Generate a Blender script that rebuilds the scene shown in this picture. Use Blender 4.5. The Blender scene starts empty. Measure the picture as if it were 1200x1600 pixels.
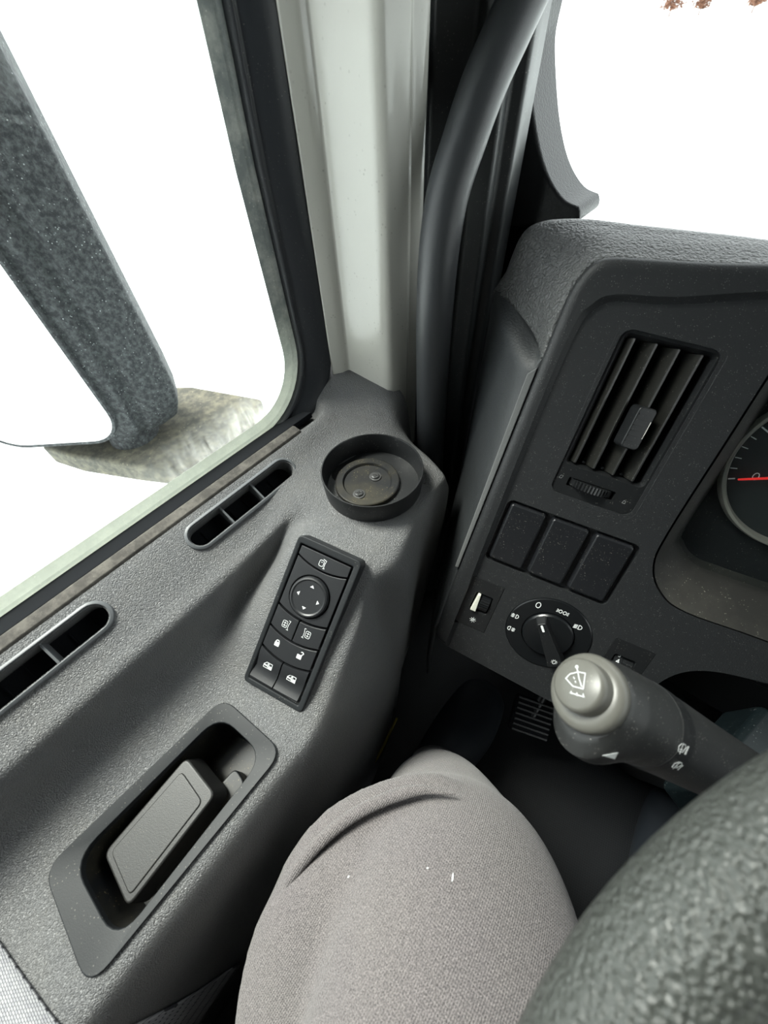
import bpy, bmesh, math, random
import numpy as np
from mathutils import Vector, Matrix
from mathutils.bvhtree import BVHTree

random.seed(7)
PI = math.pi
SC = bpy.context.scene
COL = SC.collection
H = 0.85                      # height of the phone above the cab floor; all layout below is measured from the phone
Fpx = 612.0                   # focal length in pixels of the 1200 x 1600 frame

# ------------------------------------------------------------------ camera
_dn = Vector((26, 487, Fpx)).normalized()
_fw = Vector((800, -(Fpx * Fpx + 26 * 800) / 487.0, Fpx)).normalized()
_up = -_dn
_rt = _fw.cross(_up).normalized()
RW = Matrix((_rt, _fw, _up))                       # image axes (right, down, forward) -> place axes
cam_data = bpy.data.cameras.new('camera')
cam = bpy.data.objects.new('camera', cam_data)
COL.objects.link(cam)
_b = Matrix(((1, 0, 0), (0, -1, 0), (0, 0, -1)))
cam.matrix_world = Matrix.Translation((0, 0, H)) @ (RW @ _b).to_4x4()
cam_data.sensor_fit = 'VERTICAL'
cam_data.sensor_height = 36.0
cam_data.lens = 36.0 * Fpx / 1600.0
cam_data.clip_start = 0.005
cam_data.clip_end = 2000
cam_data.dof.use_dof = True
cam_data.dof.focus_distance = 0.42
cam_data.dof.aperture_fstop = 8.0
SC.camera = cam

# ------------------------------------------------------------------ sky, exposure
world = bpy.data.worlds.new('overcast_sky')
SC.world = world
world.use_nodes = True
wn = world.node_tree.nodes
wl = world.node_tree.links
bg = wn['Background']
tc = wn.new('ShaderNodeTexCoord')
sx = wn.new('ShaderNodeSeparateXYZ')
wl.new(tc.outputs['Generated'], sx.inputs[0])
rp = wn.new('ShaderNodeValToRGB')
rp.color_ramp.elements[0].position = 0.0
rp.color_ramp.elements[0].color = (0.97, 0.985, 1.0, 1)
rp.color_ramp.elements[1].position = 1.0
rp.color_ramp.elements[1].color = (0.93, 0.97, 1.0, 1)
wl.new(sx.outputs['Z'], rp.inputs[0])
wl.new(rp.outputs[0], bg.inputs[0])
bg.inputs[1].default_value = 2.8
sd = bpy.data.lights.new('hazy_sun', 'SUN')
sd.energy = 8.5
sd.angle = math.radians(20)
sd.color = (1.0, 0.97, 0.9)
sun = bpy.data.objects.new('hazy_sun', sd)
COL.objects.link(sun)
sun.matrix_world = Matrix.Translation((-3, 6, 12)) @ Vector((-0.52, -0.10, 0.85)).to_track_quat('Z', 'Y').to_matrix().to_4x4()
SC.view_settings.view_transform = 'Standard'
SC.view_settings.look = 'None'
SC.view_settings.exposure = 0.0
SC.view_settings.gamma = 1.0
SC.view_settings.use_curve_mapping = False
SC.cycles.max_bounces = 8
SC.cycles.transparent_max_bounces = 12

# ------------------------------------------------------------------ layout helpers
def ray(px, py):
    return (RW @ Vector((px - 600, py - 800, Fpx))).normalized()
def at_z(px, py, z):
    d = ray(px, py); return d * (z / d.z)
def at_x(px, py, x):
    d = ray(px, py); return d * (x / d.x)
def at_y(px, py, y):
    d = ray(px, py); return d * (y / d.y)
def at_depth(px, py, zc):
    return RW @ Vector(((px - 600) / Fpx * zc, (py - 800) / Fpx * zc, zc))
def frame(o, u, v):
    u = Vector(u).normalized(); v = Vector(v); v = (v - u * v.dot(u)).normalized(); w = u.cross(v)
    m = Matrix.Identity(4)
    for i, c in enumerate((u, v, w, Vector(o))):
        for j in range(3): m[j][i] = c[j]
    return m
def shift(M, x, y, z=0.0):
    return M @ Matrix.Translation((x, y, z))

# ------------------------------------------------------------------ materials
def new_mat(name):
    m = bpy.data.materials.new(name); m.use_nodes = True
    return m, m.node_tree.nodes, m.node_tree.links, m.node_tree.nodes['Principled BSDF']
def plastic(name, col, rough=0.5, grain=0, gsize=900, depth=0.0002, dust=0.0, dustcol=(0.45, 0.43, 0.38), spec=0.5,
            stain=0.0, metal=0.0, sscale=14, leather=False, dscale=420, coat=0.0):
    m, n, l, p = new_mat(name)
    p.inputs['Roughness'].default_value = rough
    p.inputs['Specular IOR Level'].default_value = spec
    p.inputs['Metallic'].default_value = metal
    p.inputs['Coat Weight'].default_value = coat
    tcn = n.new('ShaderNodeTexCoord')
    base = None
    c = n.new('ShaderNodeRGB'); c.outputs[0].default_value = (*col, 1)
    out = c.outputs[0]
    if dust > 0:                                         # fine specks of dust
        v = n.new('ShaderNodeTexVoronoi'); v.inputs['Scale'].default_value = dscale
        l.new(tcn.outputs['Object'], v.inputs['Vector'])
        nz = n.new('ShaderNodeTexNoise'); nz.inputs['Scale'].default_value = dscale * 0.27; nz.inputs['Detail'].default_value = 3
        l.new(tcn.outputs['Object'], nz.inputs['Vector'])
        r = n.new('ShaderNodeMapRange'); r.inputs[1].default_value = 0.10; r.inputs[2].default_value = 0.20
        r.inputs[3].default_value = 1.0; r.inputs[4].default_value = 0.0
        l.new(v.outputs['Distance'], r.inputs[0])
        r2 = n.new('ShaderNodeMapRange'); r2.inputs[1].default_value = 0.46; r2.inputs[2].default_value = 0.66
        l.new(nz.outputs['Fac'], r2.inputs[0])
        mu = n.new('ShaderNodeMath'); mu.operation = 'MULTIPLY'
        l.new(r.outputs[0], mu.inputs[0]); l.new(r2.outputs[0], mu.inputs[1])
        mu2 = n.new('ShaderNodeMath'); mu2.operation = 'MULTIPLY'; mu2.inputs[1].default_value = dust
        l.new(mu.outputs[0], mu2.inputs[0])
        mx = n.new('ShaderNodeMix'); mx.data_type = 'RGBA'
        l.new(mu2.outputs[0], mx.inputs['Factor']); l.new(out, mx.inputs['A']); mx.inputs['B'].default_value = (*dustcol, 1)
        out = mx.outputs['Result']
    if stain > 0:                                        # broad dusty patches
        nz = n.new('ShaderNodeTexNoise'); nz.inputs['Scale'].default_value = sscale; nz.inputs['Detail'].default_value = 6
        nz.inputs['Roughness'].default_value = 0.7
        l.new(tcn.outputs['Object'], nz.inputs['Vector'])
        r = n.new('ShaderNodeMapRange'); r.inputs[1].default_value = 0.42; r.inputs[2].default_value = 0.75; r.inputs[4].default_value = stain
        l.new(nz.outputs['Fac'], r.inputs[0])
        mx = n.new('ShaderNodeMix'); mx.data_type = 'RGBA'
        l.new(r.outputs[0], mx.inputs['Factor']); l.new(out, mx.inputs['A']); mx.inputs['B'].default_value = (*dustcol, 1)
        out = mx.outputs['Result']
    l.new(out, p.inputs['Base Color'])
    if grain > 0:
        if leather:
            v = n.new('ShaderNodeTexVoronoi'); v.inputs['Scale'].default_value = gsize; v.feature = 'F1'
            v2 = n.new('ShaderNodeTexNoise'); v2.inputs['Scale'].default_value = gsize * 0.45; v2.inputs['Detail'].default_value = 2
            l.new(tcn.outputs['Object'], v2.inputs['Vector'])
            ad = n.new('ShaderNodeMix'); ad.data_type = 'RGBA'; ad.blend_type = 'ADD'; ad.inputs['Factor'].default_value = 0.004 * 400 / gsize * 1.6
            l.new(tcn.outputs['Object'], ad.inputs['A']); l.new(v2.outputs['Color'], ad.inputs['B'])
            l.new(ad.outputs['Result'], v.inputs['Vector'])
            ht = v.outputs['Distance']
        else:
            v = n.new('ShaderNodeTexNoise'); v.inputs['Scale'].default_value = gsize; v.inputs['Detail'].default_value = 2
            l.new(tcn.outputs['Object'], v.inputs['Vector']); ht = v.outputs['Fac']
        b = n.new('ShaderNodeBump'); b.inputs['Strength'].default_value = grain; b.inputs['Distance'].default_value = depth
        if leather: b.invert = True
        l.new(ht, b.inputs['Height']); l.new(b.outputs[0], p.inputs['Normal'])
    return m
def emit(name, col, s):
    m, n, l, p = new_mat(name)
    p.inputs['Base Color'].default_value = (*col, 1)
    p.inputs['Emission Color'].default_value = (*col, 1); p.inputs['Emission Strength'].default_value = s
    return m

M_TRIM = plastic('grey_door_plastic', (0.155, 0.157, 0.160), 0.36, 1.0, 1000, 0.0009, 0.35, (0.4, 0.37, 0.3), 0.5, 0.10, leather=True)
M_BEZEL = plastic('dark_bezel_plastic', (0.020, 0.022, 0.024), 0.48, 0.25, 1500, 0.0002, 0.35, (0.4, 0.38, 0.32), 0.22)
M_SLOT = plastic('slot_frame_plastic', (0.13, 0.138, 0.145), 0.42, 0.2, 1500, 0.0002)
M_DASH = plastic('black_dash_plastic', (0.0175, 0.0190, 0.0205), 0.48, 0.6, 1000, 0.0005, 0.8, (0.34, 0.33, 0.31), dscale=700)
M_PAD = plastic('dash_pad_leathergrain', (0.095, 0.097, 0.097), 0.36, 1.0, 430, 0.0011, 0.2, leather=True)
M_SIDE = plastic('dash_side_plastic', (0.030, 0.033, 0.035), 0.5, 0.5, 520, 0.0004, leather=True)
M_BLACK = plastic('black_plastic', (0.010, 0.011, 0.012), 0.40, 0.15, 1800, 0.0002, 0.5, (0.35, 0.34, 0.3))
M_BLANK = plastic('blank_cover_plastic', (0.011, 0.012, 0.014), 0.34, 0.1, 1800, 0.0002, 0.9, (0.45, 0.42, 0.38), dscale=600)
M_GLOSS = plastic('gloss_black_plastic', (0.006, 0.007, 0.008), 0.28)
M_BUTTON = plastic('button_plastic', (0.017, 0.018, 0.020), 0.40, 0.1, 2000, 0.0001)
M_RUBBER = plastic('black_rubber', (0.022, 0.025, 0.030), 0.45, 0.15, 900, 0.0002, 0.3)
M_DIRTY = plastic('dusty_window_edge', (0.30, 0.33, 0.32), 0.8, 0.3, 300, 0.0004, 0.9, (0.80, 0.82, 0.75), 0.3, 0.8, sscale=50, dscale=300)
M_FELT = plastic('dusty_felt_strip', (0.075, 0.07, 0.064), 0.95, 0.5, 500, 0.0005, 0.9, (0.22, 0.205, 0.18), 0.2, 0.7, sscale=70)
M_PAINT = plastic('pale_grey_paint', (0.58, 0.575, 0.52), 0.20, 0, dust=0.45, dustcol=(0.25, 0.24, 0.20), dscale=190, coat=0.3)
M_GRIP = plastic('grab_handle_plastic', (0.038, 0.041, 0.044), 0.42, 0.35, 1300, 0.0002)
M_VOID = plastic('black_seal_rubber', (0.008, 0.009, 0.011), 0.9, spec=0.12)
M_CHROME = plastic('chrome_accent', (0.7, 0.66, 0.6), 0.15, metal=1.0)
M_RING = plastic('silver_gauge_ring', (0.55, 0.52, 0.46), 0.35, metal=0.6)
M_WHITE = plastic('white_print', (0.80, 0.83, 0.83), 0.5)
M_GREYPRINT = plastic('dim_print', (0.35, 0.36, 0.36), 0.5)
M_TICK = plastic('gauge_tick_white', (0.85, 0.87, 0.85), 0.5)
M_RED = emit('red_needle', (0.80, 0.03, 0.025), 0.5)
M_IVORY = plastic('ivory_marker', (0.70, 0.71, 0.62), 0.4)
M_DIAL = plastic('gauge_face', (0.014, 0.017, 0.018), 0.6)
M_STALK = plastic('stalk_plastic', (0.024, 0.025, 0.025), 0.42, 0.3, 1500, 0.0002, 1.0, (0.5, 0.48, 0.44), dscale=600)
M_STALKTOP = plastic('stalk_end_plastic', (0.12, 0.118, 0.104), 0.36, 0.15, 2000, 0.0002, 0.4, (0.35, 0.33, 0.28))
M_MIRRORBODY = plastic('dusty_mirror_housing', (0.020, 0.022, 0.025), 0.7, 0.6, 420, 0.001, 1.0, (0.42, 0.45, 0.45), 0.35, 0.22, dscale=200, sscale=130)
M_ARM = plastic('dirty_mirror_arm', (0.075, 0.073, 0.062), 0.8, 0.3, 200, 0.0008, 0.9, (0.30, 0.27, 0.19), 0.3, 0.6, sscale=45, dscale=110)
M_MIRROR = plastic('mirror_glass', (0.92, 0.94, 0.94), 0.02, metal=1.0)
M_LINER = plastic('recess_liner_plastic', (0.009, 0.010, 0.0115), 0.45, 0.2, 1200, 0.0002, 0.9, (0.30, 0.25, 0.13), 0.4, 0.15)
M_LEVER = plastic('lever_plastic', (0.024, 0.024, 0.023), 0.45, 0.4, 1400, 0.0002, 0.3, (0.3, 0.26, 0.18))
M_DUSTYRECESS = plastic('cluster_recess_plastic', (0.019, 0.0185, 0.0165), 0.6, 0.3, 1100, 0.0003, 0.6, (0.4, 0.38, 0.32), 0.4, 0.07, dscale=420)
M_SHOE = plastic('dark_shoe', (0.012, 0.016, 0.022), 0.6)
M_SEAT = plastic('dark_seat_fabric', (0.02, 0.021, 0.024), 0.95, 0.5, 700, 0.0005)
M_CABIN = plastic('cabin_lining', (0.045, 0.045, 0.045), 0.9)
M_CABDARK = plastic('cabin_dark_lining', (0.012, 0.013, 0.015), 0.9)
M_SNOW = plastic('snow', (0.86, 0.90, 0.91), 0.9)
M_BODY = plastic('truck_paint_white', (0.62, 0.66, 0.66), 0.3)
M_LEAF = plastic('brown_leaves', (0.16, 0.075, 0.045), 0.9)
M_YELLOW = plastic('faded_yellow_strap', (0.32, 0.26, 0.03), 0.7)
M_TEAL = plastic('column_shroud_plastic', (0.006, 0.010, 0.0115), 0.33, 0.3, 1100, 0.0002, 0.5, (0.35, 0.38, 0.38))

def mat_wheel():
    m, n, l, p = new_mat('grained_wheel_leather')
    p.inputs['Base Color'].default_value = (0.060, 0.064, 0.058, 1)
    p.inputs['Roughness'].default_value = 0.34
    t = n.new('ShaderNodeTexCoord')
    nz = n.new('ShaderNodeTexNoise'); nz.inputs['Scale'].default_value = 430; nz.inputs['Detail'].default_value = 3; nz.inputs['Distortion'].default_value = 0.5
    l.new(t.outputs['Object'], nz.inputs['Vector'])
    vo = n.new('ShaderNodeTexVoronoi'); vo.feature = 'SMOOTH_F1'; vo.inputs['Scale'].default_value = 620
    l.new(t.outputs['Object'], vo.inputs['Vector'])
    ad = n.new('ShaderNodeMath'); ad.operation = 'ADD'
    l.new(nz.outputs['Fac'], ad.inputs[0]); l.new(vo.outputs['Distance'], ad.inputs[1])
    b = n.new('ShaderNodeBump'); b.inputs['Strength'].default_value = 0.9; b.inputs['Distance'].default_value = 0.0011
    l.new(ad.outputs[0], b.inputs['Height']); l.new(b.outputs[0], p.inputs['Normal'])
    return m
M_WHEEL = mat_wheel()

def mat_knit():
    m, n, l, p = new_mat('grey_marl_jersey')
    p.inputs['Roughness'].default_value = 0.95
    p.inputs['Sheen Weight'].default_value = 0.25
    t = n.new('ShaderNodeTexCoord')
    nz = n.new('ShaderNodeTexNoise'); nz.inputs['Scale'].default_value = 1500; nz.inputs['Detail'].default_value = 2
    l.new(t.outputs['Object'], nz.inputs['Vector'])
    n2 = n.new('ShaderNodeTexNoise'); n2.inputs['Scale'].default_value = 22; n2.inputs['Detail'].default_value = 3
    l.new(t.outputs['Object'], n2.inputs['Vector'])
    cr = n.new('ShaderNodeValToRGB')
    cr.color_ramp.elements[0].position = 0.33; cr.color_ramp.elements[0].color = (0.070, 0.063, 0.064, 1)
    cr.color_ramp.elements[1].position = 0.68; cr.color_ramp.elements[1].color = (0.245, 0.222, 0.217, 1)
    l.new(nz.outputs['Fac'], cr.inputs[0])
    hs = n.new('ShaderNodeMix'); hs.data_type = 'RGBA'; hs.blend_type = 'MULTIPLY'
    r = n.new('ShaderNodeMapRange'); r.inputs[1].default_value = 0.3; r.inputs[2].default_value = 0.7; r.inputs[3].default_value = 0.0; r.inputs[4].default_value = 0.4
    l.new(n2.outputs['Fac'], r.inputs[0]); l.new(r.outputs[0], hs.inputs['Factor'])
    l.new(cr.outputs[0], hs.inputs['A']); hs.inputs['B'].default_value = (0.86, 0.84, 0.90, 1)
    l.new(hs.outputs['Result'], p.inputs['Base Color'])
    w1 = n.new('ShaderNodeTexWave'); w1.inputs['Scale'].default_value = 230; w1.inputs['Distortion'].default_value = 0.6; w1.bands_direction = 'X'
    w2 = n.new('ShaderNodeTexWave'); w2.inputs['Scale'].default_value = 190; w2.inputs['Distortion'].default_value = 0.6; w2.bands_direction = 'Y'
    mu = n.new('ShaderNodeMath'); mu.operation = 'MULTIPLY'
    for w in (w1, w2): l.new(t.outputs['Object'], w.inputs['Vector'])
    l.new(w1.outputs['Fac'], mu.inputs[0]); l.new(w2.outputs['Fac'], mu.inputs[1])
    b = n.new('ShaderNodeBump'); b.inputs['Strength'].default_value = 0.8; b.inputs['Distance'].default_value = 0.0009
    l.new(mu.outputs[0], b.inputs['Height']); l.new(b.outputs[0], p.inputs['Normal'])
    return m
M_KNIT = mat_knit()

def mat_woven():
    m, n, l, p = new_mat('woven_grey_cloth')
    p.inputs['Roughness'].default_value = 0.9
    t = n.new('ShaderNodeTexCoord')
    br = n.new('ShaderNodeTexBrick'); br.inputs['Scale'].default_value = 200
    br.inputs['Color1'].default_value = (0.42, 0.42, 0.43, 1); br.inputs['Color2'].default_value = (0.32, 0.32, 0.34, 1)
    br.inputs['Mortar'].default_value = (0.06, 0.06, 0.07, 1); br.inputs['Mortar Size'].default_value = 0.03
    l.new(t.outputs['Object'], br.inputs['Vector']); l.new(br.outputs['Color'], p.inputs['Base Color'])
    return m
M_WOVEN = mat_woven()

def mat_mat():
    m, n, l, p = new_mat('ribbed_rubber_floor_mat')
    p.inputs['Base Color'].default_value = (0.016, 0.018, 0.021, 1); p.inputs['Roughness'].default_value = 0.45
    t = n.new('ShaderNodeTexCoord')
    mp = n.new('ShaderNodeMapping'); mp.inputs['Rotation'].default_value = (0, 0, 0.6)
    l.new(t.outputs['Object'], mp.inputs['Vector'])
    ch = n.new('ShaderNodeTexBrick'); ch.inputs['Scale'].default_value = 105; ch.inputs['Mortar Size'].default_value = 0.04
    ch.inputs['Color1'].default_value = (1, 1, 1, 1); ch.inputs['Color2'].default_value = (0.8, 0.8, 0.8, 1); ch.inputs['Mortar'].default_value = (0, 0, 0, 1); ch.inputs['Mortar Size'].default_value = 0.09
    cm_ = n.new('ShaderNodeMix'); cm_.data_type = 'RGBA'; cm_.inputs['A'].default_value = (0.005, 0.006, 0.008, 1); cm_.inputs['B'].default_value = (0.019, 0.021, 0.024, 1)  # groove shade put into the colour as well as the bump
    l.new(ch.outputs['Color'], cm_.inputs['Factor']); l.new(cm_.outputs['Result'], p.inputs['Base Color'])
    l.new(mp.outputs[0], ch.inputs['Vector'])
    b = n.new('ShaderNodeBump'); b.inputs['Strength'].default_value = 1.0; b.inputs['Distance'].default_value = 0.003
    l.new(ch.outputs['Color'], b.inputs['Height']); l.new(b.outputs[0], p.inputs['Normal'])
    return m
M_MAT = mat_mat()

def mat_glass(name, tint=(0.96, 0.985, 0.975), dirt=0.0):
    m = bpy.data.materials.new(name); m.use_nodes = True
    n = m.node_tree.nodes; l = m.node_tree.links
    for x in list(n):
        if x.type == 'BSDF_PRINCIPLED': n.remove(x)
    out = [x for x in n if x.type == 'OUTPUT_MATERIAL'][0]
    tr = n.new('ShaderNodeBsdfTransparent'); tr.inputs[0].default_value = (*tint, 1)
    gl = n.new('ShaderNodeBsdfGlossy'); gl.inputs['Roughness'].default_value = 0.0
    lw = n.new('ShaderNodeLayerWeight'); lw.inputs[0].default_value = 0.5
    pw = n.new('ShaderNodeMath'); pw.operation = 'POWER'; pw.inputs[1].default_value = 5.0
    l.new(lw.outputs['Facing'], pw.inputs[0])
    fr = n.new('ShaderNodeMapRange'); fr.inputs[3].default_value = 0.01; fr.inputs[4].default_value = 0.8
    l.new(pw.outputs[0], fr.inputs[0])
    mx = n.new('ShaderNodeMixShader')
    l.new(fr.outputs[0], mx.inputs[0]); l.new(tr.outputs[0], mx.inputs[1]); l.new(gl.outputs[0], mx.inputs[2])
    last = mx.outputs[0]
    if dirt > 0:                                          # wiped, streaky dust settled along the lower edge and the front corner
        t = n.new('ShaderNodeTexCoord')
        sp = n.new('ShaderNodeSeparateXYZ'); l.new(t.outputs['Object'], sp.inputs[0])
        mz = n.new('ShaderNodeMapRange'); mz.inputs[1].default_value = 0.014; mz.inputs[2].default_value = 0.062; mz.inputs[3].default_value = 1; mz.inputs[4].default_value = 0
        l.new(sp.outputs['Z'], mz.inputs[0])
        my = n.new('ShaderNodeMapRange'); my.inputs[1].default_value = 0.36; my.inputs[2].default_value = 0.56; my.inputs[3].default_value = 0.12; my.inputs[4].default_value = 1
        l.new(sp.outputs['Y'], my.inputs[0])
        nz = n.new('ShaderNodeTexNoise'); nz.inputs['Scale'].default_value = 60; nz.inputs['Detail'].default_value = 6; nz.inputs['Distortion'].default_value = 1.0
        mp = n.new('ShaderNodeMapping'); mp.inputs['Rotation'].default_value = (0.5, 0, 0); mp.inputs['Scale'].default_value = (1, 2.2, 0.5)
        l.new(t.outputs['Object'], mp.inputs[0]); l.new(mp.outputs[0], nz.inputs['Vector'])
        mr = n.new('ShaderNodeMapRange'); mr.inputs[1].default_value = 0.3; mr.inputs[2].default_value = 0.75
        l.new(nz.outputs['Fac'], mr.inputs[0])
        a = n.new('ShaderNodeMath'); a.operation = 'MULTIPLY'; l.new(mz.outputs[0], a.inputs[0]); l.new(my.outputs[0], a.inputs[1])
        c = n.new('ShaderNodeMath'); c.operation = 'MULTIPLY'; l.new(a.outputs[0], c.inputs[0]); l.new(mr.outputs[0], c.inputs[1])
        d = n.new('ShaderNodeMath'); d.operation = 'MULTIPLY'; d.inputs[1].default_value = dirt; l.new(c.outputs[0], d.inputs[0])
        df = n.new('ShaderNodeBsdfTranslucent'); df.inputs[0].default_value = (0.85, 0.86, 0.80, 1)
        m2 = n.new('ShaderNodeMixShader'); l.new(d.outputs[0], m2.inputs[0]); l.new(last, m2.inputs[1]); l.new(df.outputs[0], m2.inputs[2])
        last = m2.outputs[0]
    l.new(last, out.inputs[0])
    return m
M_GLASS = mat_glass('dusty_side_glass', dirt=0.75)
M_SHIELD = mat_glass('windscreen_glass')
M_SCREW = plastic('black_screw_steel', (0.12, 0.12, 0.12), 0.35, metal=0.7)
def add_translucency(m):
    n = m.node_tree.nodes; l = m.node_tree.links; out = [x for x in n if x.type == 'OUTPUT_MATERIAL'][0]
    t = n.new('ShaderNodeTexCoord'); sp = n.new('ShaderNodeSeparateXYZ'); l.new(t.outputs['Object'], sp.inputs[0])
    mr = n.new('ShaderNodeMapRange'); mr.inputs[1].default_value = 0.0; mr.inputs[2].default_value = 0.14; mr.inputs[3].default_value = 0.66; mr.inputs[4].default_value = 0.03
    l.new(sp.outputs['Z'], mr.inputs[0])
    tr = n.new('ShaderNodeBsdfTranslucent'); tr.inputs[0].default_value = (0.78, 0.80, 0.74, 1)
    mx = n.new('ShaderNodeMixShader'); l.new(mr.outputs[0], mx.inputs[0]); l.new(n['Principled BSDF'].outputs[0], mx.inputs[1]); l.new(tr.outputs[0], mx.inputs[2]); l.new(mx.outputs[0], out.inputs[0])
add_translucency(M_DIRTY)
M_LENS = mat_glass('gauge_lens', (0.90, 0.92, 0.92))

# ------------------------------------------------------------------ object helpers
def _place(o, parent, base=None):
    """o's mesh is in layout coordinates: lift it by H and express it in the parent's (or its own base's) axes"""
    T = Matrix.Translation((0, 0, H))
    if parent is not None:
        o.parent = parent
        pw = parent['_mw'] if '_mw' in parent else None
        inv = WM[parent.name].inverted()
        o.data.transform(inv @ T)
        WM[o.name] = WM[parent.name].copy()
    else:
        o.data.transform(T)
        co = np.array([v.co[:] for v in o.data.vertices])
        lo, hi = co.min(0), co.max(0)
        c = Vector(((lo[0] + hi[0]) / 2, (lo[1] + hi[1]) / 2, lo[2])) if base is None else Vector(base) + Vector((0, 0, H))
        o.data.transform(Matrix.Translation(-c))
        o.location = c
        WM[o.name] = Matrix.Translation(c)
WM = {}
def obj(name, bm, mat, parent=None, bevel=0.0, seg=2, smooth=True, sharp=38, cuts=None, base=None, solid=0.0):
    me = bpy.data.meshes.new(name)
    bmesh.ops.remove_doubles(bm, verts=bm.verts, dist=1e-7)
    bmesh.ops.recalc_face_normals(bm, faces=bm.faces)
    bm.to_mesh(me); bm.free()
    mats = mat if isinstance(mat, (list, tuple)) else [mat]
    for mm in mats: me.materials.append(mm)
    o = bpy.data.objects.new(name, me); COL.objects.link(o)
    if cuts:
        tmp = []
        for cb in cuts:
            cm = bpy.data.meshes.new('cutter'); bmesh.ops.recalc_face_normals(cb, faces=cb.faces); cb.to_mesh(cm); cb.free()
            co = bpy.data.objects.new('cutter', cm); COL.objects.link(co); tmp.append(co)
            md = o.modifiers.new('b', 'BOOLEAN'); md.operation = 'DIFFERENCE'; md.solver = 'EXACT'; md.object = co
        dg = bpy.context.evaluated_depsgraph_get(); dg.update()
        nm = bpy.data.meshes.new_from_object(o.evaluated_get(dg))
        o.modifiers.clear(); o.data = nm
        for co in tmp: bpy.data.objects.remove(co, do_unlink=True)
        me = nm
    if smooth:
        for p in me.polygons: p.use_smooth = True
        me.set_sharp_from_angle(angle=math.radians(sharp))
    if solid:
        md = o.modifiers.new('thickness', 'SOLIDIFY'); md.thickness = solid; md.offset = -1
    if bevel:
        md = o.modifiers.new('bevel', 'BEVEL'); md.width = bevel; md.segments = seg; md.limit_method = 'ANGLE'; md.angle_limit = math.radians(38)
        md.harden_normals = False
        wn_ = o.modifiers.new('wn', 'WEIGHTED_NORMAL'); wn_.keep_sharp = False
        if smooth:
            at = me.attributes.get('sharp_edge')
            if at: me.attributes.remove(at)
    _place(o, parent, base)
    return o
def thing(name, label, cat, M, group=None):
    """an Empty at the thing's base (M is in layout coordinates)"""
    o = bpy.data.objects.new(name, None); COL.objects.link(o)
    o.empty_display_size = 0.02
    w = Matrix.Translation((0, 0, H)) @ M
    o.matrix_world = w; WM[o.name] = w
    o['label'] = label; o['category'] = cat
    if group: o['group'] = group
    return o
def tag(o, label, cat, group=None):
    o['label'] = label; o['category'] = cat
    if group: o['group'] = group
    return o
def struct(o):
    o['kind'] = 'structure'; return o

def BM(): return bmesh.new()
def prism(bm, M, out, w0, w1, grow=0.0, mi=0):
    """closed outline (u,v) extruded along w from w0 to w1; grow offsets the outline at w1 outwards"""
    n = len(out)
    out1 = offset(out, grow) if grow else out
    a = [bm.verts.new(M @ Vector((p[0], p[1], w0))) for p in out]
    b = [bm.verts.new(M @ Vector((p[0], p[1], w1))) for p in out1]
    fs = [bm.faces.new(a[::-1]), bm.faces.new(b)]
    for i in range(n): fs.append(bm.faces.new((a[i], a[(i + 1) % n], b[(i + 1) % n], b[i])))
    for f in fs: f.material_index = mi
    return bm
def offset(out, d):
    n = len(out); res = []
    area = sum(out[i][0] * out[(i + 1) % n][1] - out[(i + 1) % n][0] * out[i][1] for i in range(n))
    s = 1 if area > 0 else -1
    for i in range(n):
        p0, p1, p2 = out[i - 1], out[i], out[(i + 1) % n]
        e1 = Vector((p1[0] - p0[0], p1[1] - p0[1])).normalized(); e2 = Vector((p2[0] - p1[0], p2[1] - p1[1])).normalized()
        n1 = Vector((e1.y, -e1.x)) * s; n2 = Vector((e2.y, -e2.x)) * s
        m = n1 + n2
        if m.length < 1e-6: m = n1
        m.normalize(); k = d / max(0.4, m.dot(n1))
        res.append((p1[0] + m.x * k, p1[1] + m.y * k))
    return res
def rrect(cx, cy, w, h, r, n=5):
    pts = []
    for (sx_, sy_, a0) in ((1, 1, 0), (-1, 1, 90), (-1, -1, 180), (1, -1, 270)):
        for i in range(n + 1):
            a = math.radians(a0 + 90 * i / n)
            pts.append((cx + sx_ * (w / 2 - r) + r * math.cos(a), cy + sy_ * (h / 2 - r) + r * math.sin(a)))
    return pts
def rquad(c, r, n=5):
    """quad corners (ccw) rounded with radius r"""
    pts = []
    for i in range(4):
        p0, p1, p2 = Vector(c[i - 1]), Vector(c[i]), Vector(c[(i + 1) % 4])
        a = (p0 - p1).normalized(); b = (p2 - p1).normalized()
        s = p1 + a * r; e = p1 + b * r
        for k in range(n + 1):
            t = k / n
            q = s * (1 - t) ** 2 + p1 * 2 * t * (1 - t) + e * t * t
            pts.append((q.x, q.y))
    return pts
def circ(cx, cy, r, n=48, a0=0, a1=360, ry=None):
    full = abs(a1 - a0) >= 360
    return [(cx + r * math.cos(math.radians(a0 + (a1 - a0) * i / (n if full else n - 1))), cy + (ry or r) * math.sin(math.radians(a0 + (a1 - a0) * i / (n if full else n - 1)))) for i in range(n)]
def ringprism(bm, M, outer, inner, w0, w1, wi0=None, wi1=None):
    """frame between two outlines of equal length"""
    n = len(outer); wi0 = w0 if wi0 is None else wi0; wi1 = w1 if wi1 is None else wi1
    A = [bm.verts.new(M @ Vector((*p, w0))) for p in outer]; B = [bm.verts.new(M @ Vector((*p, w1))) for p in outer]
    Cc = [bm.verts.new(M @ Vector((*p, wi0))) for p in inner]; D = [bm.verts.new(M @ Vector((*p, wi1))) for p in inner]
    for i in range(n):
        j = (i + 1) % n
        bm.faces.new((A[i], A[j], B[j], B[i])); bm.faces.new((B[i], B[j], D[j], D[i]))
        bm.faces.new((D[i], D[j], Cc[j], Cc[i])); bm.faces.new((Cc[i], Cc[j], A[j], A[i]))
    return bm
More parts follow.
